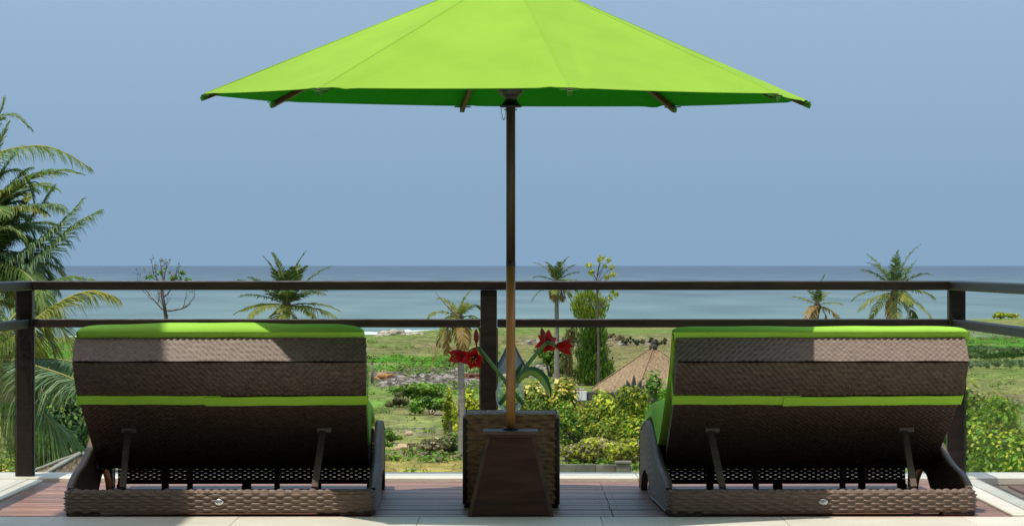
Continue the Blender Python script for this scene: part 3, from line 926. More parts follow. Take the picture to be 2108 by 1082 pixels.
# ================================================================== parasol and its stand
PX, PY = -.006, 15.125
def make_stand():
    t = thing('parasol_stand', 'tapered dark timber stand holding the parasol pole', 'parasol stand', (PX, PY, 0))
    b, a, H = .205, .118, .372
    def pan(rot):
        mb = MB()
        # one sloping face of the pyramid, a thick board
        th = .012
        v = []
        for hw, z, d in ((b-.016, .006, b-.002), (a-.014, H, a-.002)):
            v += [(-hw, -d, z), (hw, -d, z), (hw, -d+th, z), (-hw, -d+th, z)]
        mb.add(v, [(3,2,1,0),(4,5,6,7),(0,1,5,4),(1,2,6,5),(2,3,7,6),(3,0,4,7)])
        o = mb.build('side_panel', M['standwood'], t); o.rotation_euler = (0, 0, rot)
    for k in range(4): pan(k*math.pi/2)
    for sx in (-1, 1):
        for sy in (-1, 1):
            v = []
            for d, z in ((b, 0), (a, H)):
                q = .017
                for dx, dy in ((0, 0), (-q, 0), (-q, -q), (0, -q)):
                    v.append((sx*(d+dx), sy*(d+dy), z))
            MB().add(v, [(3,2,1,0),(4,5,6,7),(0,1,5,4),(1,2,6,5),(2,3,7,6),(3,0,4,7)]).build('edge_strip', M['standtrim'], t)
    MB().box(-.124, .124, -.124, .124, H+.001, H+.012, .002).build('moulding', M['standwood'], t)
    MB().box(-.133, .133, -.133, .133, H+.0125, H+.030, .003).build('cap', M['standtrim'], t)
    MB().lathe([(.024, .0), (.036, .0), (.036, .010), (.0245, .012)], 20, (0, 0, H+.0305)).build('collar', M['black'], t, True)
make_stand()

def make_parasol():
    RIM = 2.005; APX = 2.615; RAD = 1.48
    t = thing('parasol', 'large lime green octagonal parasol on a timber pole', 'parasol', (PX, PY, 0))
    zb = .372+.031
    angs = [R(-80+45*k) for k in range(8)]
    def tip(a, rr=RAD): return np.array([rr*math.cos(a), rr*math.sin(a), RIM-.010*math.cos(a)*rr/RAD+.034*math.sin(a)*rr/RAD])
    A = np.array([0.0, 0, APX])
    for k in range(8):
        T0, T1 = tip(angs[k]), tip(angs[(k+1) % 8])
        u = np.linspace(0, 1, 41); v = np.linspace(.02, 1, 50)
        U, V = np.meshgrid(u, v, indexing='ij')
        rim = T0[None, None]*(1-U[..., None])+T1[None, None]*U[..., None]
        P = A+(rim-A)*V[..., None]
        bow = 4*U*(1-U)
        # cloth hangs a little between the ribs and its hem pulls in
        P[..., 2] -= .020*bow*V*(1-.6*V)
        hc = rim-np.array([0, 0, RIM]); hc[..., 2] = 0
        P -= hc*(.016*bow*V**3)[..., None]
        P[..., 2] += .005*bow*V**6
        # faint tension folds running from the rib ends
        r = np.random.default_rng(40+k)
        fold = np.zeros_like(U)
        for q in range(7):
            c = r.uniform(.03, .42); sgn = r.random() < .5
            uu = U if sgn else 1-U
            fold += r.uniform(-.009, .009)*np.exp(-((uu-c*(1.25-V))/.022)**2)*np.exp(-((V-r.uniform(.72, .95))/.16)**2)
        P[..., 2] += fold
        mb = MB().grid(P)
        cp = mb.build('canopy_panel', M['canopy'], t, True)
        MB().grid(P[:, 4:]-np.array([0, 0, .004])).build('underside_shade', M['underside_shade'], cp, True)  # added sheet, its darker green paints the shade under the canopy
        # hem
        e0 = P[:, -1]; e1 = P[:, -2]
        d = (e0-e1); d /= np.linalg.norm(d, axis=1, keepdims=True)
        hem = np.stack([e0-d*.022+np.array([0, 0, -.002]), e0+d*.0005+np.array([0, 0, -.001]), e0+d*.0005+np.array([0, 0, .0012]), e0-d*.022+np.array([0, 0, .0015])], 1)
        MB().grid(hem-np.array([0, 0, .0045])*0).build('hem', M['canopy'], cp)
    for k in range(8):            # flat-felled seam along every ridge
        T0 = tip(angs[k]); d = (T0-A)/np.linalg.norm(T0-A)
        sd_ = np.array([-math.sin(angs[k]), math.cos(angs[k]), 0])
        q = np.linspace(.05, .985, 20)
        c = A+(T0-A)*q[:, None]
        st_ = np.stack([c-sd_*.006+np.array([0, 0, -.0003]), c+np.array([0, 0, .0020]), c+sd_*.006+np.array([0, 0, -.0003])], 1)
        MB().grid(st_).build('seam', M['seam'], t)
    for k in range(8):
        a = angs[k]
        T = tip(a); d = (T-A)/np.linalg.norm(T-A)
        s = A+(T-A)*.04+np.array([0, 0, -.028]); e = T+d*.008+np.array([0, 0, -.018])
        rb = MB().bar(s, e, .020, .028).build('rib', M['ribwood'], t)
        # pocket at the rib's end
        pk = MB(); c = T+d*.010+np.array([0, 0, -.021])
        pk.bar(c-d*.03, c+d*.004, .023, .022)
        side = np.array([-math.sin(a), math.cos(a), 0])
        pk.bar(c-d*.02+side*.042+np.array([0, 0, .009]), c-d*.02-side*.042+np.array([0, 0, .009]), .028, .006)
        pk.build('tip_pocket', M['pocket'], rb)
        # stretcher from the runner
        m_ = A+(T-A)*.50+np.array([0, 0, -.045])
        r0 = np.array([.052*math.cos(a), .052*math.sin(a), 2.05])
        MB().bar(r0, m_, .016, .024).build('stretcher', M['ribwood'], t)
    # pole split in two; the upper length's dark colour paints in the shade
    MB().tube([(0, 0, zb-.35), (0, 0, .9), (0, 0, 1.20)], .0225, 20).build('lower_pole', M['polewood'], t, True)
    MB().tube([(0, 0, 1.202), (0, 0, 2.0), (0, 0, APX-.02)], .0222, 20).build('upper_pole', M['shadepole'], t, True)
    MB().lathe([(.0225, 1.190), (.0229, 1.191), (.0229, 1.215), (.0222, 1.216)], 20).build('added_sleeve', M['shadepole'], t, True)  # sleeve added where the painted shade begins
    # runner hub
    MB().lathe([(.024, 1.955), (.052, 1.957), (.054, 1.964), (.040, 1.975), (.031, 1.987), (.031, 2.000), (.046, 2.012), (.060, 2.028), (.068, 2.050), (.068, 2.064), (.024, 2.066)], 24).build('runner_hub', M['black'], t, True)
    MB().lathe([(.024, 2.50), (.06, 2.505), (.07, 2.53), (.06, 2.57), (.024, 2.58)], 20).build('crown_hub', M['black'], t, True)
    MB().lathe([(.05, 2.612), (.052, 2.622), (.03, 2.632), (.022, 2.65), (.03, 2.675), (.02, 2.70), (0, 2.705)], 16).build('finial', M['ribwood'], t, True)
    # locking pin with its loop of chain
    ch = MB()
    for q in range(17):
        u_ = q/16
        x = -.045-.010*math.sin(u_*math.pi*2)*.6+.030*u_; z = 1.958-.062*math.sin(u_*math.pi)
        ch.lathe([(0, .0022), (.0022, 0), (0, -.0022)], 6, (x-.004, -.01, z))
    chn = [(-.047+.026*u_, -.010, 1.958-.060*math.sin(u_*math.pi)) for u_ in np.linspace(0, 1, 14)]
    ch.tube(chn, .0012, 5)
    ch.build('pin_chain', M['black'], t)
    MB().tube([(-.032, 0, 1.945), (.03, 0, 1.945)], .0045, 8).build('locking_pin', M['badge'], t, True)
make_parasol()

# ================================================================== vase and flowers
VX, VY = (1050-1054)*15.66/F, 15.66
def make_vase():
    t = thing('glass_vase', 'round clear glass vase of water on the wicker side table', 'vase', (VX, VY, TH+.003))
    out = [(0.0, .0), (.030, .0), (.046, .010), (.062, .032), (.071, .060), (.073, .085), (.070, .110), (.060, .135), (.047, .152), (.045, .165)]
    inn = [(r-.003, z) for r, z in out[::-1] if r > .02]
    MB().lathe(out+inn[:-1]+[(.03, .008), (0, .007)], 32).build('body', M['vase'], t, True)
    MB().lathe([(0, .0085), (.028, .0095), (.043, .014), (.0575, .033), (.0665, .060), (.0685, .085), (.0655, .109), (.0645, .111), (0, .1115)], 32).build('water', M['water_in_vase'], t, True)
make_vase()

def ZP(px, py, dy=0.0):
    return W(px, py, VY+dy)

def petal_mesh(L, wd, flare, seed):
    """one pointed petal, growing along +Z from the throat and curling outwards (+X)"""
    r = np.random.default_rng(seed)
    v = np.linspace(0, 1, 12); u = np.linspace(-1, 1, 7)
    V, U = np.meshgrid(v, u, indexing='ij')
    wdt = wd*np.sin(np.pi*np.clip(V*.82+.09, 0, 1))**.85*(1-V**6*.9)
    out = .008+.55*L*V**1.5*flare+.10*L*V**4
    z = L*V*(1-.33*V*flare)
    rip = .003*np.sin(V*9+seed)*np.abs(U)
    x = out+wdt*.22*(U**2)*(-1)+rip
    y = wdt*U
    return np.stack([x, y, z], -1)

def make_flower(parent, base, direction, L, wd, flare, seed):
    q = Vector(direction).normalized().to_track_quat('Z', 'Y').to_matrix().to_4x4()
    mb = MB().lathe([(.003, -.012), (.007, 0), (.012, .018), (.010, .03), (0, .034)], 12)
    fl = mb.build('flower', M['throat'], parent, True)
    fl.matrix_local = Matrix.Translation(base) @ q
    for k in range(6):
        P = petal_mesh(L*(1 if k % 2 else .96), wd*(1 if k % 2 else .84), flare*(1 if k % 2 else .9), seed*10+k)
        a = R(60*k+seed*13)
        ca, sa = math.cos(a), math.sin(a)
        Q = np.stack([P[..., 0]*ca-P[..., 1]*sa, P[..., 0]*sa+P[..., 1]*ca, P[..., 2]], -1)
        MB().grid(Q).build('petal', M['petal'], fl, True)
    mb = MB()
    for k in range(6):
        a = R(60*k+20)
        pts = [(0.004*math.cos(a), .004*math.sin(a), .02), (.010*math.cos(a), .010*math.sin(a), L*.45), (.017*math.cos(a), .017*math.sin(a)-.004, L*.68)]
        mb.tube(pts, .0013, 5)
        mb.lathe([(0, -.003), (.003, 0), (0, .003)], 6, pts[-1])
    mb.build('stamen', M['stamen'], fl)
    return fl

def make_amaryllis(label, stem_px, flowers, bud, spathe, dy):
    base = ZP(*stem_px[0], dy)
    t = thing('amaryllis', label, 'flower', base, 0, 'amaryllis stems in the glass vase')
    rel = lambda p: Vector(p)-base
    pts = catmull([rel(ZP(x, y, dy)) for x, y in stem_px], 16)
    MB().tube(pts, list(np.linspace(.0115, .009, 16)), 12).build('stem', M['stem'], t, True)
    top = Vector(pts[-1])
    for (px, py, d, L, wd, flare, seed, ddy) in flowers:
        c = rel(ZP(px, py, dy+ddy))
        mid = (top+c)/2+Vector((0, 0, .008))
        MB().tube(catmull([top, mid, c], 8), .0045, 8).build('flower_stalk', M['stem'], t, True)
        make_flower(t, c, d, L, wd, flare, seed)
    b0, b1 = bud
    p0, p1 = rel(ZP(*b0, dy)), rel(ZP(*b1, dy))
    q = catmull([top, p0, p0.lerp(p1, .35), p0.lerp(p1, .75), p1], 12)
    MB().tube(q, [.0035, .0035, .004, .006, .0105, .0135, .0145, .0140, .0125, .010, .006, .001], 10).build('bud', M['bud'], t, True)
    MB().tube([rel(ZP(*p, dy-.01)) for p in spathe], [.005, .004, .001], 6).build('spathe', M['rachis'], t, True)

make_amaryllis('red amaryllis leaning left out of the vase, two blooms and an upright bud',
    [(1078, 832), (1052, 800), (1015, 752), (984, 714)],
    [(978, 732, (-.15, -.9, -.22), .098, .030, .85, 1, -.03), (960, 728, (-.92, -.35, -.18), .104, .031, .62, 2, .0)],
    ((981, 712), (980, 676)), [(984, 718), (990, 732), (996, 748)], .01)
make_amaryllis('red amaryllis leaning right out of the vase, blooms turned away, dark bud above',
    [(1028, 832), (1052, 800), (1090, 745), (1126, 704)],
    [(1133, 708, (-.25, .75, .10), .092, .030, .95, 3, .03), (1146, 712, (.80, .42, -.05), .088, .027, .75, 4, .0)],
    ((1120, 700), (1115, 674)), [(1126, 706), (1140, 712), (1152, 722)], -.012)

def make_leaf():
    base = ZP(1052, 815, -.02)
    t = thing('variegated_leaf', 'striped green and yellow leaf arching out of the vase to the right', 'leaf', base)
    pts = np.array([ZP(*p, -.02+d)-base for p, d in (((1052, 815), 0), ((1070, 778), 0), ((1092, 763), -.01), ((1112, 772), -.03), ((1127, 795), -.05), ((1135, 818), -.06))])
    c = catmull(pts, 26)
    wid = .001+.026*np.sin(np.pi*np.clip(np.linspace(.02, 1, 26), 0, 1)**1.4)**.9
    tg = np.gradient(c, axis=0); tg /= np.linalg.norm(tg, axis=1, keepdims=True)
    side = np.cross(tg, np.array([.25, -.9, .35])); side /= np.linalg.norm(side, axis=1, keepdims=True)
    u = np.linspace(-1, 1, 9)
    P = c[:, None]+side[:, None]*(wid[:, None]*u[None])[..., None]+np.array([0, -.006, 0])*(u[None]**2)[..., None]*1.0
    P2 = P+np.array([0, .0015, 0])
    mb = MB().grid(P); mb.grid(P2)
    o = mb.build('blade', M['striped'], t, True)
    at = o.data.attributes.new('across', 'FLOAT', 'POINT')
    at.data.foreach_set('value', np.tile((u+1)/2, 52).astype(np.float32))
    # a second, narrow leaf standing behind the pole
    pts = np.array([ZP(*p, .03)-base for p in ((1046, 815), (1060, 775), (1072, 752), (1080, 742))])
    c = catmull(pts, 14); wid = .001+.018*np.sin(np.pi*np.linspace(.05, 1, 14))
    P = c[:, None]+np.array([1, 0, .2])[None, None]*(wid[:, None]*u[None])[..., None]
    o = MB().grid(P).grid(P+np.array([0, .0015, 0])).build('blade', M['striped'], t, True)
    at = o.data.attributes.new('across', 'FLOAT', 'POINT')
    at.data.foreach_set('value', np.tile((u+1)/2*.4, 28).astype(np.float32))
make_leaf()

# ================================================================== plants of the landscape
def leaf_cloud(centres, radii, n, size, seed, up=0.3, long=1.6, shell=0.55):
    """n leaf quads spread through ellipsoid clumps -> verts, faces"""
    r = np.random.default_rng(seed)
    cs = np.array(centres, float); rs = np.array(radii, float)
    vol = rs.prod(1)**.66; k = r.choice(len(cs), n, p=vol/vol.sum())
    d = r.standard_normal((n, 3)); d /= np.linalg.norm(d, axis=1, keepdims=True)
    rad = shell+(1-shell)*r.random(n)
    rad *= 1+.18*r.standard_normal(n)
    c = cs[k]+d*rs[k]*rad[:, None]
    nrm = d+r.standard_normal((n, 3))*.38; nrm[:, 2] += up
    nrm /= np.linalg.norm(nrm, axis=1, keepdims=True)
    a = np.cross(nrm, r.standard_normal((n, 3))); a /= np.linalg.norm(a, axis=1, keepdims=True)
    b = np.cross(nrm, a)
    s = size*r.uniform(.6, 1.35, n)[:, None]
    # pointed leaf: four corners of a rhombus folded a little
    V = np.stack([c-a*s*long*.5, c+b*s*.42+nrm*s*.06, c+a*s*long*.5, c-b*s*.42+nrm*s*.06], 1)
    f = np.arange(4*n).reshape(n, 4)
    leaf_cloud.tint = r.uniform(-.5, .45, len(cs))[k]
    return V.reshape(-1, 3), f

def shrub(label, px, Y, width, height, m, n, leaf, seed, name='shrub', cat='shrub', group=None, depth=None, extra=None, clumps=14, lean=0.0, base_z=None, flat=0.0):
    g = gpt(px, Y)
    if base_z is not None: g.z = base_z
    t = thing(name, label, cat, g, 0, group)
    r = np.random.default_rng(seed)
    cs, rs = [], []
    dp = depth or width*.8
    for i in range(clumps):
        a = r.uniform(0, 6.28); q = math.sqrt(r.random())
        x, y = q*math.cos(a)*width*.40, q*math.sin(a)*dp*.40
        top = height*(1-(.55-flat)*q**2)
        z = top*r.uniform(.35, .86)
        k = r.uniform(.11, .21)
        cs.append((x+lean*z, y, z)); rs.append((width*k, dp*k, min(height*k*1.0, z*.95)))
    V, f = leaf_cloud(cs, rs, n, leaf, seed)
    V[:, 2] = np.maximum(V[:, 2], .02)
    clump_tint(np_mesh('foliage', V, f, m, t), leaf_cloud.tint)
    mb = MB()
    for c in cs[:9]:
        mb.tube(catmull([(r.uniform(-.1, .1)*width*.3, r.uniform(-.1, .1), -.1), (c[0]*.45, c[1]*.45, c[2]*.55), c], 6), [.05*height/3, .045*height/3, .035*height/3, .026*height/3, .018*height/3, .008], 6)
    mb.build('stem', M['bark'], t)
    if extra:
        for (nm, mm, nn, ls, zmin) in extra:
            V, f = leaf_cloud([c for c in cs if c[2] > zmin*height] or cs, [rr for c, rr in zip(cs, rs) if c[2] > zmin*height] or rs, nn, ls, seed+99, up=.6, long=1.1, shell=.9)
            o = np_mesh(nm, V, f, mm, t)
            if mm is not M['blossom']: clump_tint(o, leaf_cloud.tint)
    return t

def frond_mesh(pts, leaflet, nleaf, width, seed, droop=.5, vee=.5, fold=.25, ragged=.15, rad=.022, sweep=1.0):
    """coconut frond: rachis through pts with leaflets along both sides -> (leaflet V, f, rachis MB)"""
    r = np.random.default_rng(seed)
    c = catmull(pts, 22)
    tg = np.gradient(c, axis=0); tg /= np.linalg.norm(tg, axis=1, keepdims=True)
    Vs, Fs = [], []
    k0 = 0
    for i in range(nleaf):
        s = .14+.86*(i+r.uniform(-.3, .3))/nleaf
        s = min(max(s, .1), 1.0)
        p = np.array([np.interp(s*21, np.arange(22), c[:, q]) for q in range(3)])
        d = np.array([np.interp(s*21, np.arange(22), tg[:, q]) for q in range(3)])
        up = np.array([0, 0, 1.0]); sd = np.cross(d, up)
        if np.linalg.norm(sd) < .15: sd = np.array([1.0, .3, 0])
        sd /= np.linalg.norm(sd); nu = np.cross(sd, d)
        ln = leaflet*(math.sin(math.pi*min(1, .18+.80*s))**.6)*r.uniform(1-ragged, 1+ragged*.5)
        for sg in (-1, 1):
            if r.random() < ragged*.35: continue
            dr = sd*sg*(1-.35*s)+d*(.45+.6*s)*sweep+nu*fold*r.uniform(.3, 1.2)
            dr /= np.linalg.norm(dr)
            g = np.array([0, 0, -1.0])*droop*r.uniform(.6, 1.3)
            p1 = p+dr*ln*.4+g*ln*.06; p2 = p+dr*ln*.75+g*ln*.26; p3 = p+dr*ln*.95+g*ln*.62
            wv = np.cross(dr, nu+r.standard_normal(3)*.35); wv /= np.linalg.norm(wv)+1e-9
            w = width*r.uniform(.7, 1.2)
            Vs += [p-wv*w*.35, p+wv*w*.35, p1-wv*w*.5, p1+wv*w*.5, p2-wv*w*.38, p2+wv*w*.38, p3-wv*w*.06, p3+wv*w*.06]
            Fs += [(k0, k0+1, k0+3, k0+2), (k0+2, k0+3, k0+5, k0+4), (k0+4, k0+5, k0+7, k0+6)]
            k0 += 8
    rc = MB().tube(c, list(np.linspace(rad*1.5, rad*.3, 22)), 5)
    return np.array(Vs), np.array(Fs), rc

def add_frond(t, pts, leaflet, nleaf, width, m, seed, **kw):
    V, f, rc = frond_mesh(pts, leaflet, nleaf, width, seed, **kw)
    o = np_mesh('frond', V, f, m, t)
    rc.build('rachis', M['rachis'] if m is not M['palm_dry'] else M['palmtrunk'], o, True)
    return o

def auto_frond(az, el, L, r, bend=1.0):
    """points of a frond leaving the crown at azimuth az, elevation el, bending under its weight"""
    p = np.zeros(3); out = [p.copy()]
    e = el
    for k in range(7):
        d = np.array([math.cos(az)*math.cos(e), math.sin(az)*math.cos(e), math.sin(e)])
        p = p+d*L/7; out.append(p.copy())
        e -= bend*(.10+.05*k)
        e = max(e, -1.45)
    return out

def palm(label, base, crown, n, L, leaflet, nleaf, lw, mats, seed, group, trunk_r=.14, dead=4, explicit=(), elmin=-.4, elmax=1.35, trunk=True, skip=None, bend=1.0):
    base, crown = Vector(base), Vector(crown)
    t = thing('palm_tree', label, 'palm tree', base, 0, group)
    c = crown-base
    r = random.Random(seed)
    H = c.length
    pts = catmull([(0, 0, -.3), (c.x*.2, c.y*.2, c.z*.33), (c.x*.62, c.y*.62, c.z*.7), tuple(c)], 26)
    rr = [trunk_r*(1.5-.6*k/25)*(1+.05*(k % 2)) for k in range(26)]; rr[0] *= 1.5; rr[-1] *= 1.25
    MB().tube(pts, rr, 10).build('trunk', M['palmtrunk'], t, True)
    # fibrous crown shaft
    MB().tube([c+Vector((0, 0, -.5)), c+Vector((0, 0, -.1)), c+Vector((0, 0, .35))], [trunk_r*1.2, trunk_r*1.9, trunk_r*.7], 8).build('crown_shaft', M['bark'], t, True)
    for k in range(n):
        u = (k+.5)/n
        el = elmax+(elmin-elmax)*u+r.uniform(-.15, .15)
        az = k*2.39996+r.uniform(-.25, .25)
        if skip and skip(az, el): continue
        f = auto_frond(az, el, L*r.uniform(.82, 1.08), r, bend*r.uniform(.75, 1.2))
        m = mats[min(int(u*len(mats)), len(mats)-1)] if r.random() < .75 else r.choice(mats)
        add_frond(t, [np.array(c)+p for p in f], leaflet*r.uniform(.85, 1.1), nleaf, lw, m, seed*100+k, droop=r.uniform(.4, .9), rad=.02*L/3)
    for k in range(dead):
        az = k*2.1+seed; f = auto_frond(az, r.uniform(-1.0, -.6), L*r.uniform(.6, .8), r, .9)
        add_frond(t, [np.array(c)+p for p in f], leaflet*.7, max(8, nleaf//2), lw*1.1, M['palm_dry'], seed*100+60+k, droop=1.2, ragged=.5, rad=.02*L/3)
    for k, (ppts, m, kw) in enumerate(explicit):
        ll = kw.pop('leaflet', leaflet); nn = kw.pop('n', nleaf)
        add_frond(t, [np.array(p)-np.array(base) for p in ppts], ll, nn, kw.pop('lw', lw), m, seed*100+80+k, **kw)
    return t

# ------------------------------------------------------------------ big coconut palms at the left edge
GP = 'coconut palms'
YA = 60.0
def PA(px, py, d=0.0): return W(px, py, YA+d)
cA = PA(-75, 560)
palm('tall coconut palm at the left edge, feathery fronds rising above the rail', (cA.x-.6, YA+.4, GZ-.1), cA, 30, 3.6, .72, 80, .032, [M['palm'], M['palm_blue'], M['palm'], M['palm_yellow']], 3, GP, trunk_r=.15, dead=3,
     skip=lambda az, el: math.cos(az) > .75 and -.1 < el < 1.1,
     explicit=[
        ([PA(-75, 560), PA(-60, 420), PA(-20, 325, -.3), (PA(70, 300, -.6)), PA(130, 312, -.7), PA(186, 346, -.8)], M['palm'], dict(droop=1.0, fold=.0, leaflet=.62, n=108)),
        ([PA(-75, 560), PA(-40, 380, .5), PA(-18, 280, .6), PA(0, 232, .6), PA(10, 205, .6)], M['palm_blue'], dict(droop=.3, leaflet=.75, n=102)),
        ([PA(-75, 560), PA(-30, 420), PA(5, 360), PA(40, 352), PA(62, 385), PA(70, 420)], M['palm'], dict(droop=.9, leaflet=.5, n=88)),
        ([PA(-75, 560), PA(-10, 520), PA(35, 480), PA(80, 430), PA(112, 383)], M['palm_blue'], dict(droop=.5, leaflet=.62, n=102, fold=.2)),
        ([PA(-75, 560), PA(0, 545, -.5), PA(70, 505, -.8), PA(130, 455, -1), PA(172, 408, -1)], M['palm_blue'], dict(droop=.8, leaflet=.72, n=112, fold=.1)),
        ([PA(-75, 560), PA(20, 560, -.5), PA(90, 520, -.8), PA(150, 465, -1), PA(206, 432, -1.1)], M['palm_blue'], dict(droop=.9, leaflet=.70, n=112, fold=.05)),
        ([PA(-75, 560), PA(0, 500, .6), PA(40, 440, .8), PA(60, 400, 1)], M['palm_yellow'], dict(droop=.6, leaflet=.55, n=74)),
        ([PA(-75, 560), PA(0, 560, .2), PA(50, 545, .2), PA(105, 545, .2), PA(135, 575, .2)], M['palm_yellow'], dict(droop=.8, leaflet=.5, n=85)),
        ([PA(-75, 560), PA(-10, 470, -.4), PA(20, 440, -.6), PA(50, 450, -.6), PA(75, 500, -.6)], M['palm'], dict(droop=.8, leaflet=.6, n=85)),
        ([PA(-75, 560), PA(-20, 580, -.4), PA(30, 570, -.6), PA(85, 590, -.6), PA(120, 640, -.6)], M['palm'], dict(droop=.8, leaflet=.55, n=85)),
        ([PA(-75, 560), PA(-55, 400, .3), PA(-35, 300, .3), PA(-10, 250, .2), PA(25, 235, .2), PA(62, 262, .2)], M['palm_blue'], dict(droop=.7, leaflet=.62, n=110, fold=.1)),
        ([PA(-75, 560), PA(-20, 500, .8), PA(30, 470, .9), PA(75, 470, .9), PA(110, 500, .9)], M['palm'], dict(droop=.8, leaflet=.6, n=100)),
        ([PA(-75, 560), PA(-20, 540, .4), PA(40, 530, .4), PA(90, 555, .4), PA(120, 600, .4)], M['palm'], dict(droop=.8, leaflet=.62, n=100)),
        ([PA(-75, 560), PA(-30, 500, -.9), PA(10, 470, -1), PA(45, 490, -1), PA(65, 545, -1)], M['palm'], dict(droop=.8, leaflet=.55, n=90)),
        ([PA(-75, 560), PA(-20, 570, .9), PA(30, 590, 1), PA(75, 620, 1), PA(100, 670, 1)], M['palm'], dict(droop=.8, leaflet=.6, n=90)),
        ([PA(-75, 560), PA(-24, 358, -0.0), PA(9, 272, -0.1), PA(20, 250, -0.1)], M['palm'], dict(droop=0.6, leaflet=0.50, n=101)),
        ([PA(-75, 560), PA(-12, 391, -0.0), PA(29, 316, -0.0), PA(45, 300, -0.0)], M['palm_blue'], dict(droop=0.9, leaflet=0.54, n=90)),
        ([PA(-75, 560), PA(-7, 439, 0.2), PA(51, 395, 0.3), PA(75, 395, 0.4)], M['palm'], dict(droop=0.6, leaflet=0.66, n=91)),
        ([PA(-75, 560), PA(-18, 449, 0.1), PA(31, 415, 0.2), PA(50, 420, 0.2)], M['palm_blue'], dict(droop=0.9, leaflet=0.62, n=92)),
        ([PA(-75, 560), PA(1, 443, -0.6), PA(67, 427, -1.0), PA(95, 440, -1.2)], M['palm_yellow'], dict(droop=0.8, leaflet=0.52, n=103)),
        ([PA(-75, 560), PA(14, 478, 0.5), PA(88, 458, 1.0), PA(120, 470, 1.1)], M['palm'], dict(droop=0.6, leaflet=0.56, n=109)),
        ([PA(-75, 560), PA(42, 474, 0.1), PA(111, 477, 0.1), PA(140, 500, 0.1)], M['palm_blue'], dict(droop=0.8, leaflet=0.59, n=92)),
        ([PA(-75, 560), PA(10, 496, -0.1), PA(74, 498, -0.2), PA(100, 520, -0.2)], M['palm'], dict(droop=0.7, leaflet=0.57, n=90)),
        ([PA(-75, 560), PA(16, 524, 0.2), PA(92, 524, 0.3), PA(125, 545, 0.3)], M['palm_blue'], dict(droop=0.9, leaflet=0.55, n=101)),
        ([PA(-75, 560), PA(-9, 497, 0.4), PA(40, 485, 0.8), PA(60, 500, 0.9)], M['palm_yellow'], dict(droop=0.6, leaflet=0.56, n=101)),
        ([PA(-75, 560), PA(-16, 474, 0.0), PA(18, 457, 0.0), PA(30, 470, 0.0)], M['palm'], dict(droop=0.5, leaflet=0.65, n=103)),
        ([PA(-75, 560), PA(-4, 522, -0.6), PA(59, 546, -1.0), PA(85, 580, -1.1)], M['palm_blue'], dict(droop=0.5, leaflet=0.54, n=109)),
        ([PA(-75, 560), PA(-16, 552, -0.5), PA(25, 570, -0.9), PA(40, 600, -1.0)], M['palm'], dict(droop=0.8, leaflet=0.51, n=98)),
        ([PA(-75, 560), PA(19, 530, -0.0), PA(83, 562, -0.0), PA(110, 600, -0.0)], M['palm_blue'], dict(droop=0.8, leaflet=0.57, n=100)),
        ([PA(-75, 560), PA(-27, 421, -0.3), PA(8, 393, -0.5), PA(20, 400, -0.5)], M['palm_yellow'], dict(droop=0.7, leaflet=0.67, n=95)),
        ([PA(-75, 560), PA(-4, 425, -0.0), PA(45, 357, -0.1), PA(65, 345, -0.1)], M['palm'], dict(droop=0.9, leaflet=0.54, n=109)),
        ([PA(-75, 560), PA(25, 444, -0.6), PA(102, 420, -1.1), PA(135, 430, -1.2)], M['palm_blue'], dict(droop=0.7, leaflet=0.54, n=90)),
        ([PA(-75, 560), PA(-35, 525, 0.0), PA(2, 521, 0.0), PA(15, 540, 0.0)], M['palm'], dict(droop=0.7, leaflet=0.60, n=94)),
        ([PA(-75, 560), PA(-20, 610, -.2), PA(20, 630, -.2), PA(45, 690, -.2)], M['palm_yellow'], dict(droop=.8, leaflet=.5, n=74)),
     ])
YB = 50.0
def PB(px, py, d=0.0): return W(px, py, YB+d)
cB = PB(-35, 735)
palm('lower coconut palm at the left edge, fronds hanging behind the glass', (cB.x-.4, YB+.3, GZ-.1), cB, 22, 2.5, .62, 64, .034, [M['palm'], M['palm_yellow'], M['palm']], 8, GP, trunk_r=.13, dead=2,
     skip=lambda az, el: math.cos(az) > .35,
     explicit=[
        ([PB(-35, 735), PB(20, 700, -.2), PB(75, 655, -.3), PB(140, 612, -.4), PB(195, 598, -.4), PB(240, 612, -.4)], M['palm_yellow'], dict(droop=.9, leaflet=.70, n=102, fold=-.05, ragged=.25)),
        ([PB(-35, 735), PB(20, 660, .4), PB(70, 610, .5), PB(130, 574, .5), PB(190, 574, .5)], M['palm'], dict(droop=.8, leaflet=.55, n=85)),
        ([PB(-35, 735), PB(30, 742, .3), PB(90, 738, .4), PB(150, 745, .5), PB(200, 770, .5)], M['palm_blue'], dict(droop=1.1, leaflet=.62, n=110, fold=-.2, lw=.026, sweep=-.3, ragged=.3)),
        ([PB(-35, 735), PB(30, 742, -.5), PB(90, 758, -.7), PB(140, 775, -.8), PB(190, 800, -.8), PB(215, 830, -.8)], M['palm_blue'], dict(droop=1.3, leaflet=.95, n=150, fold=-.35, lw=.026, sweep=-.75, ragged=.3)),
        ([PB(-35, 735), PB(10, 760, -.3), PB(60, 815, -.5), PB(105, 870, -.6), PB(140, 930, -.6), PB(150, 975, -.6)], M['palm'], dict(droop=1.2, leaflet=.8, n=102, fold=-.1)),
        ([PB(-35, 735), PB(0, 690, .1), PB(40, 660, .1), PB(80, 668, .1), PB(110, 710, .1)], M['palm_yellow'], dict(droop=.9, leaflet=.5, n=85)),
        ([PB(-35, 735), PB(10, 800, -.2), PB(35, 880, -.3), PB(50, 960, -.3)], M['palm'], dict(droop=.9, leaflet=.7, n=85)),
        ([PB(-35, 735), PB(20, 790, .3), PB(90, 850, .4), PB(150, 905, .4), PB(190, 960, .4)], M['palm'], dict(droop=1.0, leaflet=.7, n=95)),
     ])

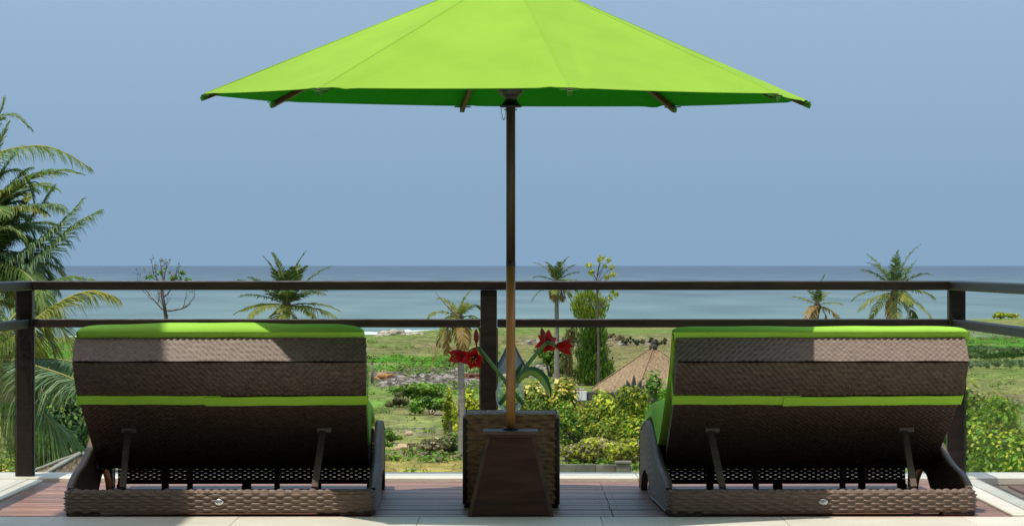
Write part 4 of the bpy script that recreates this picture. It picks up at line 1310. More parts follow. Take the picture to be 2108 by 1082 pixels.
# ------------------------------------------------------------------ palms out on the land
def far_palm(label, px, py, Y, n, L, leaflet, nleaf, mats, seed, base_px=None, **kw):
    c = W(px, py, Y); b = gpt(base_px if base_px is not None else px, Y)
    return palm(label, b, c, n, L, leaflet, nleaf, kw.pop('lw', .075), mats, seed, GP, **kw)
far_palm('young coconut palm with yellowing lower fronds above the left lounger', 590, 628, 160, 28, 3.0, .70, 34, [M['palm_far'], M['palm_far'], M['palm_far'], M['palm_yellow']], 12, elmin=-.25, elmax=1.45, dead=1, trunk_r=.16, bend=.42)
far_palm('slender pale-trunked coconut palm with hanging yellow fronds left of the middle post', 946, 655, 145, 13, 1.9, .45, 24, [M['palm_yellow'], M['palm_far'], M['palm_yellow'], M['palm_dry']], 15, base_px=952, elmin=-.9, elmax=1.4, dead=3, trunk_r=.13, bend=1.0,
         explicit=[([W(946, 655, 145), W(925, 668, 144.5), W(905, 705, 144.3), W(888, 755, 144.2)], M['palm_dry'], dict(droop=.9, leaflet=.4, n=26)),
                   ([W(946, 655, 145), W(930, 640, 144.7), W(910, 618, 144.6), W(896, 600, 144.5)], M['palm_dry'], dict(droop=.5, leaflet=.25, n=22))])
far_palm('coconut palm with brown hanging fronds right of the parasol pole', 1146, 580, 235, 20, 2.3, .58, 24, [M['palm_far'], M['palm_far'], M['palm_blue'], M['palm_yellow']], 19, elmin=-.5, elmax=1.4, dead=9, trunk_r=.15, bend=.55)
far_palm('small ragged palm above the right lounger cushion', 1682, 628, 190, 9, 1.9, .5, 22, [M['palm_far'], M['palm_yellow'], M['palm_dry']], 23, elmin=-.5, elmax=1.5, dead=4, trunk_r=.13, bend=.5)
far_palm('windblown coconut palm standing against the sky above the right lounger', 1842, 600, 185, 17, 3.1, .62, 28, [M['palm_far'], M['palm_far'], M['palm_yellow'], M['palm_yellow']], 27, elmin=-.75, elmax=1.35, dead=4, trunk_r=.14, bend=.6,
         explicit=[([W(1842, 600, 185), W(1822, 565, 184.6), W(1805, 540, 184.4), W(1785, 522, 184.3)], M['palm_blue'], dict(droop=.9, leaflet=.7, n=34)),
                   ([W(1842, 600, 185), W(1862, 570, 184.6), W(1875, 548, 184.4), W(1887, 535, 184.3)], M['palm_blue'], dict(droop=.8, leaflet=.6, n=30)),
                   ([W(1842, 600, 185), W(1846, 560, 184.6), W(1845, 535, 184.4), W(1850, 513, 184.3)], M['palm_blue'], dict(droop=.5, leaflet=.6, n=30))])

# ------------------------------------------------------------------ nearly bare tree
def bare_tree():
    Y = 150.0
    b = gpt(345, Y)
    t = thing('bare_tree', 'nearly leafless tree with a few green leaves above the left lounger', 'tree', b)
    rel = lambda px, py, d=0: W(px, py, Y+d)-b
    tr = MB().tube(catmull([(0, 0, -.2), rel(346, 800), rel(345, 700), rel(340, 640), rel(333, 600), rel(336, 575)], 20), list(np.linspace(.19, .07, 20)), 8)
    tr.build('trunk', M['bark'], t, True)
    r = random.Random(5)
    limbs, tips = MB(), []
    def grow(p, d, L, rad, depth):
        pts = [p]; q = Vector(p); dd = Vector(d).normalized()
        for k in range(4):
            dd = (dd+Vector((r.uniform(-.3, .3), r.uniform(-.3, .3), r.uniform(-.12, .30)))).normalized()
            q = q+dd*L/4; pts.append(q.copy())
        limbs.tube(pts, [rad*(1-.16*k) for k in range(5)], 5)
        if depth == 0: tips.append(q.copy()); return
        for k in range(r.choice((2, 3, 3))):
            ax = Vector((r.uniform(-1, 1), r.uniform(-1, 1), r.uniform(-.15, .8))).normalized()
            grow(pts[r.choice((2, 3, 4))], (dd+ax*.85), L*r.uniform(.5, .75), rad*.5, depth-1)
    for p, d, L in (((344, 640), (-1, .2, .16), 1.35), ((346, 640), (1, -.2, .16), 1.4), ((345, 650), (-.5, -.5, .35), .8), ((338, 610), (.8, .3, .6), .8), ((336, 590), (-.8, -.2, .75), .8), ((335, 585), (.55, .4, .9), .8), ((336, 578), (-.1, .2, 1), .75), ((336, 590), (.9, -.3, .6), .8)):
        grow(rel(*p), d, L*.95, .05, 3)
    limbs.build('branch', M['bark'], t)
    V, f = leaf_cloud([rel(375, 562), rel(360, 572), rel(330, 560), rel(310, 570), rel(385, 575)], [(.30, .3, .18), (.4, .3, .15), (.45, .3, .2), (.3, .3, .12), (.3, .3, .1)], 110, .15, 77, shell=.2, long=1.2)
    np_mesh('leaves', V, f, M['leaf_bright'], t)
    cs = [tuple(p) for p in tips]
    V, f = leaf_cloud(cs, [(.09, .09, .07)]*len(cs), 240, .06, 78, shell=.1)
    np_mesh('leaves', V, f, M['leaf_olive'], t)
bare_tree()

# ------------------------------------------------------------------ feathery tree and thin tree right of the pole
def feathery_tree():
    Y = 232.0
    b = gpt(1218, Y)
    t = thing('casuarina_tree', 'feathery dark green tree with a lighter top right of the parasol pole', 'tree', b)
    rel = lambda px, py, d=0: W(px, py, Y+d)-b
    MB().tube(catmull([(0, 0, -.2), rel(1217, 720), rel(1215, 650), rel(1213, 600)], 14), list(np.linspace(.20, .06, 14)), 8).build('trunk', M['bark'], t, True)
    r = np.random.default_rng(31)
    def spray(cs, rs, n, ln, m, seed):
        rr = np.random.default_rng(seed)
        k = rr.integers(0, len(cs), n)
        d = rr.standard_normal((n, 3)); d /= np.linalg.norm(d, axis=1, keepdims=True)
        c = np.array(cs)[k]+d*np.array(rs)[k]*rr.random(n)[:, None]**.5
        up = np.stack([d[:, 0]*.45, d[:, 1]*.45, np.full(n, 1.0)], 1)+rr.standard_normal((n, 3))*.25
        up /= np.linalg.norm(up, axis=1, keepdims=True)
        sd = np.cross(up, rr.standard_normal((n, 3))); sd /= np.linalg.norm(sd, axis=1, keepdims=True)
        s = ln*rr.uniform(.6, 1.3, n)[:, None]
        V = np.stack([c-up*s*.5, c+sd*s*.09, c+up*s*.5, c-sd*s*.09], 1).reshape(-1, 3)
        np_mesh('crown', V, np.arange(4*n).reshape(n, 4), m, t)
    low = [tuple(rel(1218+dx, y)) for dx, y in ((0, 775), (-18, 770), (20, 772), (-10, 750), (14, 748), (28, 756), (0, 730), (-14, 728), (16, 722), (2, 705), (-12, 700), (14, 695), (-4, 680), (10, 676))]
    spray(low, [(.75, .8, .85)]*len(low), 5200, .42, M['leaf_mid'], 1)
    spray(low, [(.85, .9, .9)]*len(low), 2200, .40, M['leaf_dark'], 2)
    up_ = [tuple(rel(x, y)) for x, y in ((1190, 640), (1205, 632), (1220, 640), (1235, 645), (1195, 612), (1212, 606), (1185, 625), (1228, 615), (1215, 655), (1200, 655), (1240, 628))]
    spray(up_, [(.55, .6, .6)]*len(up_), 1500, .32, M['leaf_lime'], 3)
    spray(up_, [(.55, .6, .6)]*len(up_), 1700, .34, M['leaf_mid'], 4)
    lft = [tuple(rel(x, y)) for x, y in ((1172, 700), (1168, 725), (1166, 750), (1175, 770), (1178, 685))]
    spray(lft, [(.5, .5, .65)]*len(lft), 1400, .36, M['leaf_olive'], 5)
feathery_tree()

def thin_tree():
    Y = 225.0
    b = gpt(1232, Y)
    t = thing('slim_tree', 'slim sparse tree with yellowish leaves rising above the feathery tree', 'tree', b)
    rel = lambda px, py, d=0: W(px, py, Y+d)-b
    MB().tube(catmull([(0, 0, -.2), rel(1232, 700), rel(1230, 620), rel(1228, 575), rel(1236, 540)], 16), list(np.linspace(.13, .03, 16)), 7).build('trunk', M['bark'], t, True)
    br = MB(); r = random.Random(9); cs = []
    for px, py in ((1212, 545), (1218, 560), (1240, 530), (1252, 535), (1260, 550), (1262, 565), (1250, 570), (1245, 548), (1262, 600), (1255, 612), (1235, 535), (1268, 605)):
        e = rel(px, py, r.uniform(-.6, .6)); s = rel(1229, min(py+35, 640))
        br.tube(catmull([s, s.lerp(e, .5)+Vector((0, 0, .1)), e], 5), [.035, .03, .022, .015, .006], 5); cs.append(tuple(e))
    br.build('branch', M['bark'], t)
    V, f = leaf_cloud(cs, [(.32, .3, .26)]*len(cs), 420, .15, 51, shell=.1)
    np_mesh('leaves', V, f, M['leaf_lime'], t)
thin_tree()

# ------------------------------------------------------------------ shrubs one can tell apart
SH = 'shrubs beyond the railing'
L_, B_, D_, MID, OL = M['leaf_lime'], M['leaf_bright'], M['leaf_dark'], M['leaf_mid'], M['leaf_olive']
shrub('rounded bright green bush left of the slender palm trunk', 885, 188, 2.4, 1.15, B_, 1900, .16, 101, group=SH, flat=.3)
shrub('wide green bush with dark underside behind the rounded bright bush', 868, 199, 4.0, 1.7, MID, 2600, .17, 102, group=SH, flat=.3)
shrub('low dark scrub beside the wide green bush', 822, 197, 1.6, 1.0, OL, 1100, .15, 103, group=SH)
shrub('small dark green bush beside the left lounger cushion', 806, 157, 1.3, .75, MID, 1200, .11, 104, group=SH, flat=.3)
shrub('small yellow-green bush low beside the left lounger', 789, 151, .9, .8, B_, 800, .10, 105, group=SH)
shrub('scrubby dry bush at the edge of the lawn left of the palm trunk', 880, 147.5, 2.2, .75, OL, 1300, .11, 106, group=SH, flat=.3, extra=[('dry_twigs', M['dry_stalk'], 300, .14, .0)])
shrub('straggly green weeds at the foot of the slender palm', 925, 148, 1.6, 1.2, MID, 1100, .11, 107, group=SH, extra=[('dry_twigs', M['dry_stalk'], 260, .16, .0)])
shrub('thin yellow-green sapling beside the slender palm trunk', 930, 152, 1.1, 3.3, L_, 700, .14, 108, group=SH, clumps=9)
shrub('yellow-green bush tinged orange behind the side table and middle post', 972, 155, 1.9, 3.4, L_, 1500, .14, 109, group=SH)
shrub('bush covered in yellow blossom right of the flower vase', 1120, 152, 3.6, 5.0, MID, 5200, .15, 110, group=SH, clumps=22, extra=[('blossom', M['blossom'], 800, .22, .40), ('light_leaves', L_, 1600, .14, .2)])
shrub('green leafy bush just right of the wicker side table', 1165, 144, 2.2, 2.9, MID, 2400, .13, 111, group=SH, clumps=12, extra=[('light_leaves', L_, 700, .12, .2)])
shrub('tall yellow-green bush in front of the thatched roof', 1245, 149, 3.4, 3.7, L_, 4600, .145, 112, group=SH, clumps=20, extra=[('green_leaves', MID, 1700, .14, .0)])
shrub('large bright yellow-green bush beside the right lounger cushion', 1300, 147, 3.0, 3.5, L_, 4200, .15, 113, group=SH, clumps=18, extra=[('green_leaves', B_, 1800, .15, .0)])
shrub('tangled yellowish scrub below the tall bush near the low wall', 1215, 141, 3.4, 1.35, L_, 2400, .12, 114, group=SH, clumps=14, flat=.3, extra=[('dry_twigs', M['dry_stalk'], 900, .15, .0)])
shrub('grassy yellow-green scrub beside the right lounger foot', 1292, 140, 2.6, 1.5, L_, 2100, .13, 115, group=SH, clumps=12, flat=.3, extra=[('dry_twigs', M['dry_stalk'], 380, .15, .0)])
shrub('broad green bush behind the right lounger cushion top', 1372, 158, 3.0, 4.2, B_, 2600, .16, 116, group=SH, clumps=14)
shrub('dark green bush far behind the yellow blossom', 1132, 255, 3.4, 3.6, MID, 2000, .22, 117, group=SH)
shrub('dense bright bush at the right edge behind the corner post', 2015, 112, 2.8, 5.0, B_, 4200, .16, 118, group=SH, clumps=26, flat=.25, extra=[('light_leaves', B_, 1500, .15, .3), ('tip_leaves', L_, 1500, .14, .5)])
shrub('dense yellow-topped bush at the far right edge of the photo', 2085, 108, 3.2, 4.9, B_, 4600, .16, 119, group=SH, clumps=28, flat=.25, extra=[('light_leaves', L_, 2600, .14, .4)])
shrub('dark green bush low at the right edge close to the terrace', 2050, 97, 2.6, 3.1, D_, 2600, .14, 120, group=SH, clumps=22, flat=.25, extra=[('light_leaves', B_, 1500, .13, .3)])
shrub('yellow flowering bush low at the left edge behind the palm', 12, 96, 2.6, 3.6, MID, 3200, .12, 121, group=SH, clumps=16, flat=.3, extra=[('blossom', M['blossom'], 420, .12, .6), ('light_leaves', L_, 1200, .12, .2)])
shrub('green bush behind the glass at the bottom left corner', 70, 88, 3.0, 2.8, MID, 3200, .12, 122, group=SH, clumps=16, flat=.3, extra=[('light_leaves', L_, 1200, .12, .2)])
shrub('leafy bush between the left palm and the left lounger', 178, 90, 2.2, 2.6, B_, 2200, .12, 123, group=SH, clumps=12)
shrub('dark green tree mass behind the lower left palm', 110, 120, 4.4, 5.6, D_, 5200, .17, 124, group=SH, clumps=20, extra=[('light_leaves', MID, 1600, .16, .2)])
shrub('small rounded olive bush on the shore by the right side rail', 2060, 545, 4.4, 1.25, L_, 700, .3, 125, group=SH, flat=.3)
shrub('tiny olive bush on the shore at the right edge', 2086, 552, 2.0, .95, L_, 300, .28, 126, group=SH, flat=.3)
shrub('dark hedge across the field at the right edge', 2045, 292, 8.5, 1.5, D_, 3600, .22, 127, group=SH, clumps=26, flat=.5, depth=6)

ORD = ['first', 'second', 'third', 'fourth', 'fifth', 'sixth', 'seventh', 'eighth', 'ninth']
# row of small round bushes on the field behind the thatched roof
for i, px in enumerate((1285, 1298, 1311, 1326, 1340, 1354, 1367)):
    Y = 352+6*math.sin(i*2.1)
    shrub('small dark round bush behind the thatched roof, %s from the left in its row' % ORD[i], px, Y, .95+.2*math.sin(i*3), .85, D_ if i % 3 else OL, 190, .2, 140+i, group='row of small bushes on the dry field', clumps=5, flat=.4)
for i, px in enumerate((1250, 1262, 1272, 1282)):
    shrub('pale silvery plant left of the small dark bushes, %s from the left' % ORD[i], px, 372+4*math.sin(i*1.7), 1.0, .9, M['dry_stalk'], 170, .22, 160+i, group='row of pale plants on the dry field', clumps=5, flat=.4)
for i, px in enumerate((1996, 2012, 2030, 2048, 2066, 2084, 2102)):
    shrub('pale green agave clump before the dark hedge at right, %s from the left' % ORD[i], px, 276+3*math.sin(i*1.9), 1.0, .75, M['palm_blue'], 190, .25, 170+i, group='agave clumps on the field at right', clumps=4, flat=.4)

# ------------------------------------------------------------------ grass tufts, rubble, low growth (nobody could count it)
def grass_stuff():
    r = np.random.default_rng(61)
    n = 46000
    Y = 118*(430/118)**r.random(n)
    X = (r.random(n)-.5)*2*.185*Y
    dens = smooth_noise(X, Y*.5, 7, 91)
    keep = r.random(n) < .55+.6*dens
    X, Y = X[keep], Y[keep]; n = len(X)
    Z = ground_z(X, Y)
    h = r.uniform(.025, .10, n)*(1+.8*np.clip(dens[keep], 0, 1)); w = r.uniform(.03, .08, n)*(Y/150)**.6
    a = r.uniform(0, 6.28, n); lx, ly = r.normal(0, .4, n)*h, r.normal(0, .4, n)*h
    V = np.stack([np.stack([X-np.cos(a)*w, Y-np.sin(a)*w, Z-.02], 1), np.stack([X+np.cos(a)*w, Y+np.sin(a)*w, Z-.02], 1), np.stack([X+lx, Y+ly, Z+h], 1)], 1).reshape(-1, 3)
    gm, nn_, ll_, out_ = nodes_of('grass_blade')
    at = nn_.new('ShaderNodeAttribute'); at.attribute_name = 'growth'
    p_ = nn_.new('ShaderNodeBsdfPrincipled'); p_.inputs['Roughness'].default_value = .7; p_.inputs['Specular IOR Level'].default_value = .2
    ll_.new(at.outputs['Color'], p_.inputs['Base Color']); ll_.new(p_.outputs[0], out_.inputs[0])
    o = np_mesh('grass', V, np.arange(3*n).reshape(n, 3), gm, kind='stuff')
    cc = growth_at(X, Y)*r.uniform(.65, 1.5, n)[:, None]*np.stack([r.uniform(.85, 1.25, n), np.ones(n), r.uniform(.8, 1.1, n)], 1)
    ca = o.data.color_attributes.new('growth', 'FLOAT_COLOR', 'POINT')
    ca.data.foreach_set('color', np.repeat(np.concatenate([cc, np.ones((n, 1))], 1), 3, axis=0).astype(np.float32).ravel())
    tag(o, 'green and dry grass tufts across the land below the terrace', 'grass')
grass_stuff()

def rubble():
    r = np.random.default_rng(71)
    V, Fc = [], []
    k = 0
    for (px, py, rx, ry, n, s) in ((880, 775, 4.4, 20, 620, .32), (845, 790, 2.6, 9, 260, .26), (975, 790, 2.5, 12, 260, .3), (850, 884, 2.2, 4, 110, .12), (860, 938, 2.4, 3, 160, .13), (1200, 705, 8, 20, 200, .35), (1050, 760, 5, 25, 260, .3), (2040, 826, 3, 5, 120, .18)):
        Yc = 9*F/(py-546); Xc = (px-1054)*Yc/F
        for i in range(n):
            a, q = r.uniform(0, 6.28), math.sqrt(r.random())
            x, y = Xc+rx*q*math.cos(a), Yc+ry*q*math.sin(a)
            z = float(ground_z(np.array(x), np.array(y)))
            b = s*r.uniform(.4, 1.6)
            pts = np.array([(-1, -1, 0), (1, -1, 0), (1, 1, 0), (-1, 1, 0), (-.6, -.6, 1), (.7, -.5, .9), (.5, .6, 1), (-.6, .5, .8)], float)
            pts = pts*b*.5*np.array([1.3, 1, .8])+r.normal(0, .12*b, (8, 3))
            c_, s_ = math.cos(a*3), math.sin(a*3)
            pts = np.stack([pts[:, 0]*c_-pts[:, 1]*s_+x, pts[:, 0]*s_+pts[:, 1]*c_+y, pts[:, 2]+z-.03], 1)
            V.append(pts); Fc += [(k, k+1, k+5, k+4), (k+1, k+2, k+6, k+5), (k+2, k+3, k+7, k+6), (k+3, k, k+4, k+7), (k+4, k+5, k+6, k+7)]
            k += 8
    o = np_mesh('rubble', np.vstack(V), np.array(Fc), M['rubble'], kind='stuff')
    tag(o, 'scattered grey rubble and stones on the rough ground', 'rubble')
rubble()

def scrub_stuff():
    """low mixed scrub that reads as one mass"""
    r = np.random.default_rng(81)
    cs, rs = [], []
    for (px, py, rx, ry, n, s) in ((880, 762, 5, 16, 40, .5), (850, 742, 8, 12, 60, .45), (900, 945, 3, 4, 26, .3), (1010, 800, 6, 14, 40, .5), (1240, 960, 3.5, 3, 20, .3), (2050, 700, 18, 22, 70, .6), (2060, 840, 6, 8, 30, .5), (1100, 830, 5, 10, 30, .6), (30, 720, 14, 30, 50, .7), (1330, 960, 3, 4, 16, .35)):
        Yc = 9*F/(py-546); Xc = (px-1054)*Yc/F
        for i in range(n):
            a, q = r.uniform(0, 6.28), math.sqrt(r.random())
            x, y = Xc+rx*q*math.cos(a), Yc+ry*q*math.sin(a)
            cs.append((x, y, float(ground_z(np.array(x), np.array(y)))+.1)); k = s*r.uniform(.5, 1.4); rs.append((k*1.4, k*1.4, k*.7))
    V, f = leaf_cloud(cs[::3], rs[::3], 5000, .17, 83, up=.6)
    o = np_mesh('dry_growth', V, f, M['leaf_olive'], kind='stuff')
    tag(o, 'brownish olive low growth mixed into the rough ground', 'undergrowth')
    cs2, rs2 = [], []
    for i in range(240):
        y = 125*(420/125)**r.random(); x = (r.random()-.5)*2*.18*y
        if -.020*y < x < -.012*y and y < 150: continue
        cs2.append((x, y, float(ground_z(np.array(x), np.array(y)))+.05)); k = r.uniform(.15, .55)*(y/200)**.4; rs2.append((k*1.5, k*1.5, k*.7))
    V, f = leaf_cloud(cs2, rs2, 15000, .14, 84, up=.6)
    o = np_mesh('weeds', V, f, M['leaf_mid'], kind='stuff')
    tag(o, 'scattered weeds and small scrub dotted over the open land', 'weeds')
    V, f = leaf_cloud(cs, rs, 15000, .17, 82, up=.6)
    o = np_mesh('undergrowth', V, f, M['leaf_bright'], kind='stuff')
    tag(o, 'low green undergrowth creeping over the rough ground', 'undergrowth')
scrub_stuff()

# ------------------------------------------------------------------ rocks
def rock_mesh(seed, n=10):
    r = np.random.default_rng(seed)
    th = np.linspace(0, np.pi, n); ph = np.linspace(0, 2*np.pi, 2*n, endpoint=False)
    T, P = np.meshgrid(th, ph, indexing='ij')
    d = np.stack([np.sin(T)*np.cos(P), np.sin(T)*np.sin(P), np.cos(T)], -1)
    rad = np.ones_like(T)
    for k in range(9):
        v = r.standard_normal(3); v /= np.linalg.norm(v)
        rad = np.minimum(rad, r.uniform(.72, 1.0)/np.maximum(np.abs(d@v), .25))
    rad = np.minimum(rad, 1.15)*(1+.05*r.standard_normal(T.shape)*np.sin(T))
    A = d*rad[..., None]
    A = np.concatenate([A, A[:, :1]], 1)
    return MB().grid(A)

def boulder_thing(name, label, px, Y, parts, m, cat='rock', group=None):
    b = gpt(px, Y)
    t = thing(name, label, cat, b, 0, group)
    for i, (dx, dy, dz, sx, sy, sz) in enumerate(parts):
        mb = rock_mesh(hash((name, i)) % 999+int(px)+i*7)
        mb.v = [(x*sx+dx, y*sy+dy, max(z*sz, -sz*.4)+dz) for x, y, z in mb.v]
        mb.build('boulder', m, t)
    return t
r = random.Random(44)
parts = []
for i in range(26):
    x = r.uniform(-3.1, 3.1); k = 1-abs(x+.2)/4.2
    parts.append((x, r.uniform(-5, 5), r.uniform(-.1, .62*k), r.uniform(.35, .9), r.uniform(.4, 1), r.uniform(.3, .62)*max(.4, k)))
boulder_thing('rock_outcrop', 'weathered tan and grey rock outcrop on the shore behind the left lounger', 822, 408, parts, M['rock'])
boulder_thing('stone_slab', 'flat tan stone slab lying in the grass beside the left lounger', 805, 164, [(0, 0, .06, .36, .5, .14), (.28, .2, .03, .25, .3, .12)], M['tanstone'])
boulder_thing('stone_block', 'square tan stone block lying in the grass left of the palm trunk', 842, 166, [(0, 0, .08, .24, .3, .17)], M['tanstone'])
boulder_thing('stone', 'small tan stone in the grass near the palm trunk', 899, 162, [(0, 0, .03, .13, .16, .09)], M['tanstone'])
boulder_thing('boulder', 'tan boulder half buried beside the small bushes', 832, 151.5, [(0, 0, .1, .38, .4, .24), (-.3, -.2, .0, .3, .3, .2)], M['tanstone'])
boulder_thing('white_stone', 'small white bag on the lawn near the palm foot', 917, 143.5, [(0, 0, .02, .11, .1, .08)], M['white'])  # a white bag, shaped with the boulder mesh

# ------------------------------------------------------------------ cow resting by the pale post
def cow():
    Y = 246.0
    b = gpt(786, Y)
    t = thing('cow', 'tan cow lying on the grass beside a pale post', 'cow', b, 0)
    V = [(.42, 0, .30), (.15, 0, .33), (-.2, 0, .33), (-.5, 0, .28), (.62, -.02, .40), (.78, -.05, .46), (.95, -.08, .36),
         (.30, -.22, .12), (.50, -.28, .05), (.28, -.30, .04), (-.38, -.24, .12), (-.12, -.34, .08), (-.35, -.36, .04),
         (-.58, -.05, .22), (-.62, -.1, .06), (.80, -.16, .52), (.80, .06, .52)]
    E = [(0, 1), (1, 2), (2, 3), (0, 4), (4, 5), (5, 6), (0, 7), (7, 8), (8, 9), (3, 10), (10, 11), (11, 12), (3, 13), (13, 14), (5, 15), (5, 16)]
    rad = [.24, .27, .27, .22, .15, .12, .07, .09, .06, .045, .14, .08, .05, .03, .02, .03, .03]
    me = bpy.data.meshes.new('body'); me.from_pydata(V, E, [])
    o = bpy.data.objects.new('body', me); COL.objects.link(o); o.parent = t
    me.materials.append(M['cow'])
    sk = o.modifiers.new('skin', 'SKIN'); o.modifiers.new('sub', 'SUBSURF').levels = 2
    o.modifiers['sub'].render_levels = 2
    if not me.skin_vertices: me.attributes.new
    lay = me.skin_vertices[0].data
    for i, q in enumerate(rad): lay[i].radius = (q, q*.95); lay[i].use_root = (i == 1)
    return t
try:
    cow()
except Exception as e:
    print('cow', e)
b = gpt(766, 240)
t = MB().tube([(0, 0, -.2), (0.02, 0, .8), (0, 0, 1.55)], [.12, .11, .10], 10).lathe([(.0, 1.58), (.12, 1.57), (.13, 1.53), (.10, 1.52)], 10).build('post', M['greystone'], None, True)
t.location = b; tag(t, 'short pale post standing beside the lying cow', 'post')

# ------------------------------------------------------------------ thatched hut
def thatched_hut(label, px, apex_py, eave_py, Y, half, rot, m, cap, name='thatched_hut', hip=True, finial=True):
    a = W(px, apex_py, Y); ez = W(px, eave_py, Y-half*.4).z
    gz = gpt(px, Y).z
    t = thing(name, label, 'hut', (a.x, Y, gz), rot)
    za, ze = a.z-gz, ez-gz
    # four thatched slopes with a shaggy lower edge
    for k in range(4):
        c0, c1 = R(45+90*k), R(135+90*k)
        A0 = np.array([half*1.414*math.cos(c0), half*1.414*math.sin(c0), ze]); A1 = np.array([half*1.414*math.cos(c1), half*1.414*math.sin(c1), ze])
        top = np.array([0, 0, za])
        U, V = np.meshgrid(np.linspace(0, 1, 50), np.linspace(0.01, 1, 40), indexing='ij')
        rim = A0*(1-U[..., None])+A1*U[..., None]
        P = top+(rim-top)*V[..., None]
        rr = np.random.default_rng(k+5)
        P[..., 2] += rr.normal(0, .022, U.shape)-.10*V*(1-V)
        P[:, -1, 2] -= rr.uniform(.02, .16, 50)
        n_ = (A0+A1)/2; n_[2] = 0; n_ /= np.linalg.norm(n_)
        Q = P-n_*.16*np.minimum(1, V[..., None]*6)-np.array([0, 0, .05])
        mb = MB().grid(P).grid(Q); mb.grid(np.stack([P[:, -1], Q[:, -1]], 1))
        mb.build('roof_slope', m, t)
        if hip:
            MB().tube([top+(A0-top)*q+np.array([0, 0, .02]) for q in np.linspace(.02, .99, 14)], [(.035 if finial else .032)*(1+.15*math.sin(q*5)) for q in range(14)], 7).build('hip_ridge', cap, t, True)
    for sx in (-1, 1):
        for sy in (-1, 1):
            MB().box(sx*half*.72-.08, sx*half*.72+.08, sy*half*.72-.08, sy*half*.72+.08, -.1, ze+.45).build('post', M['bark'], t)
    MB().box(-half*.8, half*.8, -half*.8, half*.8, -.1, .25, .03).build('plinth', M['greystone'], t)
    if finial:
        MB().lathe([(.22, za-.10), (.24, za+.02), (.16, za+.10), (.10, za+.16), (.15, za+.24), (.10, za+.34), (.04, za+.40), (.0, za+.50)], 12).build('finial', M['darkstone'], t, True)
thatched_hut('pyramid roofed thatched hut beside the right lounger', 1345, 713, 803, 172, 2.5, R(28), M['thatch'], M['thatch'])
thatched_hut('small brown thatched roof with pale ridges behind the bottom left glass', 168, 934, 1010, 47, 1.15, R(12), M['thatch_brown'], M['thatch_cap'], finial=False)

# ------------------------------------------------------------------ stone walls
def stone_wall(name, label, p0, p1, h, th, cols, rows, m, cat='wall'):
    p0, p1 = Vector(p0), Vector(p1); d = p1-p0; L = d.length
    t = thing(name, label, cat, p0, math.atan2(d.y, d.x))
    MB().box(0, L, -th*.4, th*.4, -.3, h*.97).build('core', M['grout'] if m is M['greystone'] else M['dark'], t)
    r = random.Random(int(L*100)); meshes = []
    for j in range(rows):
        x = 0.0; k = 0
        while x < L-.02:
            w = min(L/cols*r.uniform(.75, 1.25), L-x)
            o = MB().box(.008, w-.008, -th/2-r.uniform(0, .025), th/2, h*j/rows+.008, h*(j+1)/rows-.004+(r.uniform(-.02, .03) if j == rows-1 else 0), .012).build('stone', m, t)
            o.location = (x, 0, 0); x += w; k += 1
    return t
tw = stone_wall('boundary_wall', 'dark stone boundary wall in front of the thatched hut', gpt(1170, 160), gpt(1440, 160), 2.55, .35, 14, 7, M['darkstone'])
tw2 = stone_wall('low_wall', 'low grey concrete wall at the foot of the yellow-green scrub', gpt(1120, 135.5), gpt(1300, 135.0), .42, .3, 5, 1, M['greystone'])
g = gpt(1283, 134.6)
t = thing('stone_pier', 'squat grey stone pier at the end of the low wall', 'pier', g)
MB().box(-.3, .3, -.3, .3, -.3, .52, .02).build('shaft', M['greystone'], t); MB().box(-.36, .36, -.36, .36, .521, .62, .02).build('coping', M['greystone'], t)
g = gpt(1305, 159.6); g.z += 2.56
t = thing('wall_ornament', 'dark carved lotus ornament on top of the boundary wall', 'ornament', g)
MB().box(-.5, .5, -.12, .12, 0, .12, .02).build('base', M['darkstone'], t)
for k, (dx, hh, an) in enumerate(((0, .82, 0), (-.24, .6, 18), (.24, .6, -18), (-.42, .36, 32), (.42, .36, -32))):
    mb = MB().lathe([(.05, 0), (.12, .12), (.13, .3), (.08, .55), (.0, .8)], 8)
    mb.v = [(x, y*.7, z*hh/.8) for x, y, z in mb.v]
    o = mb.build('petal', M['darkstone'], t, True); o.location = (dx*.8, 0, .1); o.rotation_euler = (0, R(-an), 0)
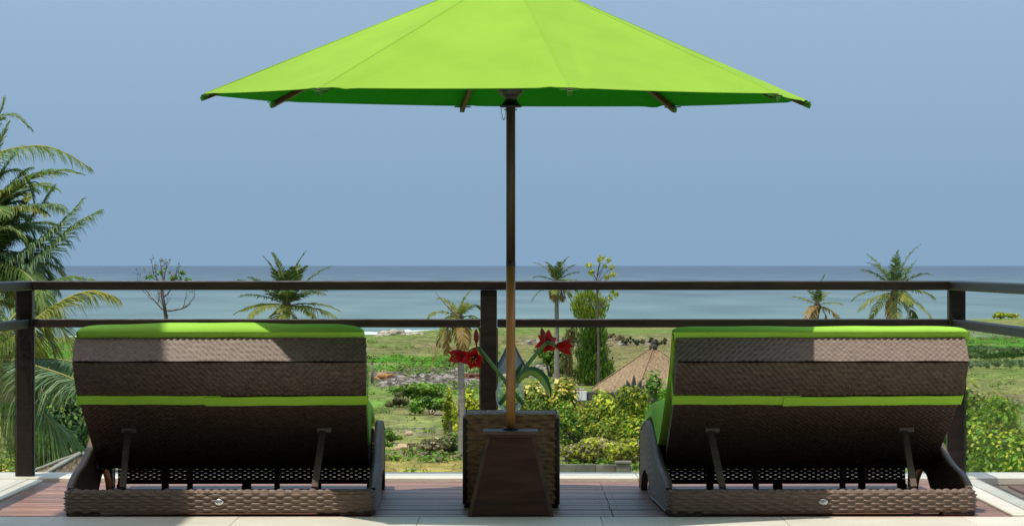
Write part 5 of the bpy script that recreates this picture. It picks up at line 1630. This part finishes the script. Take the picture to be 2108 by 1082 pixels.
# white panel on a brick pier
g = gpt(1190, 157.5)
t = thing('brick_pier', 'red brick pier with a white panel beside the yellow blossom', 'pier', g)
zt = W(1190, 798, 157.5).z-g.z
me = MB().box(-.155, .155, -.12, .12, .006, .134, .008).mesh('brick', M['brick'])
for j in range(int(zt/.14)):
    for i in range(2):
        o = bpy.data.objects.new('brick', me); COL.objects.link(o); o.parent = t; o.location = (-.165+.33*i, (.01 if j % 2 else -.01), j*.14)
MB().box(-.30, .30, -.10, .10, -.3, zt-.02).build('core', M['grout'], t)
zp = W(1190, 812, 157.5).z-g.z
pn = MB().box(-.26, .42, -.20, -.16, zp-.28, zp+.20, .01).build('panel', M['white'], t)
pf = MB()
for q in range(3): pf.box(-.26+.16*q+.1, -.26+.16*q+.115, -.2035, -.2005, zp-.25, zp+.17)
pf.build('panel_groove', M['greystone'], pn)

# ------------------------------------------------------------------ tarpaulin shelter behind the middle post
def tarp():
    Y = 262.0
    b = gpt(1052, Y)
    t = thing('tarpaulin_shelter', 'blue-grey tarpaulin shelter with red ropes behind the parasol pole', 'shelter', b)
    rel = lambda px, py, d=0: W(px, py, Y+d)-b
    U, V = np.meshgrid(np.linspace(0, 1, 24), np.linspace(0, 1, 12), indexing='ij')
    an = np.pi*U
    wx = 1.75+.06*np.sin(V*3); hz_ = (W(1052, 690, Y)-b).z
    cx_ = U*2-1
    arch = (1-np.abs(cx_))*.93+.07*np.cos(cx_*np.pi/2)-.10*np.sin(np.abs(cx_)*np.pi)
    P = np.stack([cx_*wx, (V-.5)*3.2, hz_*arch-.10*np.sin(V*np.pi)*arch], -1)
    MB().grid(P).grid(P*np.array([.98, 1, .985])).build('tarpaulin', M['tarp'], t, True)
    Q = np.stack([cx_*wx*V, np.full_like(U, -1.45), hz_*arch*V], -1)
    MB().grid(Q).build('front_flap', M['tarp'], t, True)
    for px in (1036, 1068):
        MB().tube([rel(px, 780), rel(px, 735)], .05, 6).build('pole', M['bark'], t)
    for a, c in (((1040, 722), (1018, 765)), ((1066, 722), (1088, 765))):
        MB().tube([rel(*a, -.2), rel(*c, -1.6)], .035, 5).build('rope', M['rope'], t)
tarp()
b = gpt(972, 246)
t = thing('brick_heap', 'low heap of red bricks behind the middle post', 'brick heap', b)
r = random.Random(2)
me = MB().box(-.22, .22, -.12, .12, 0, .13, .012).mesh('brick', M['brick'])
for j in range(4):
    for i in range(6-j):
        o = bpy.data.objects.new('brick', me); COL.objects.link(o); o.parent = t
        o.location = (-.65+.22*j+i*.46+r.uniform(-.05, .05)-.5, r.uniform(-.2, .2), j*.135); o.rotation_euler = (0, 0, r.uniform(-.3, .3))
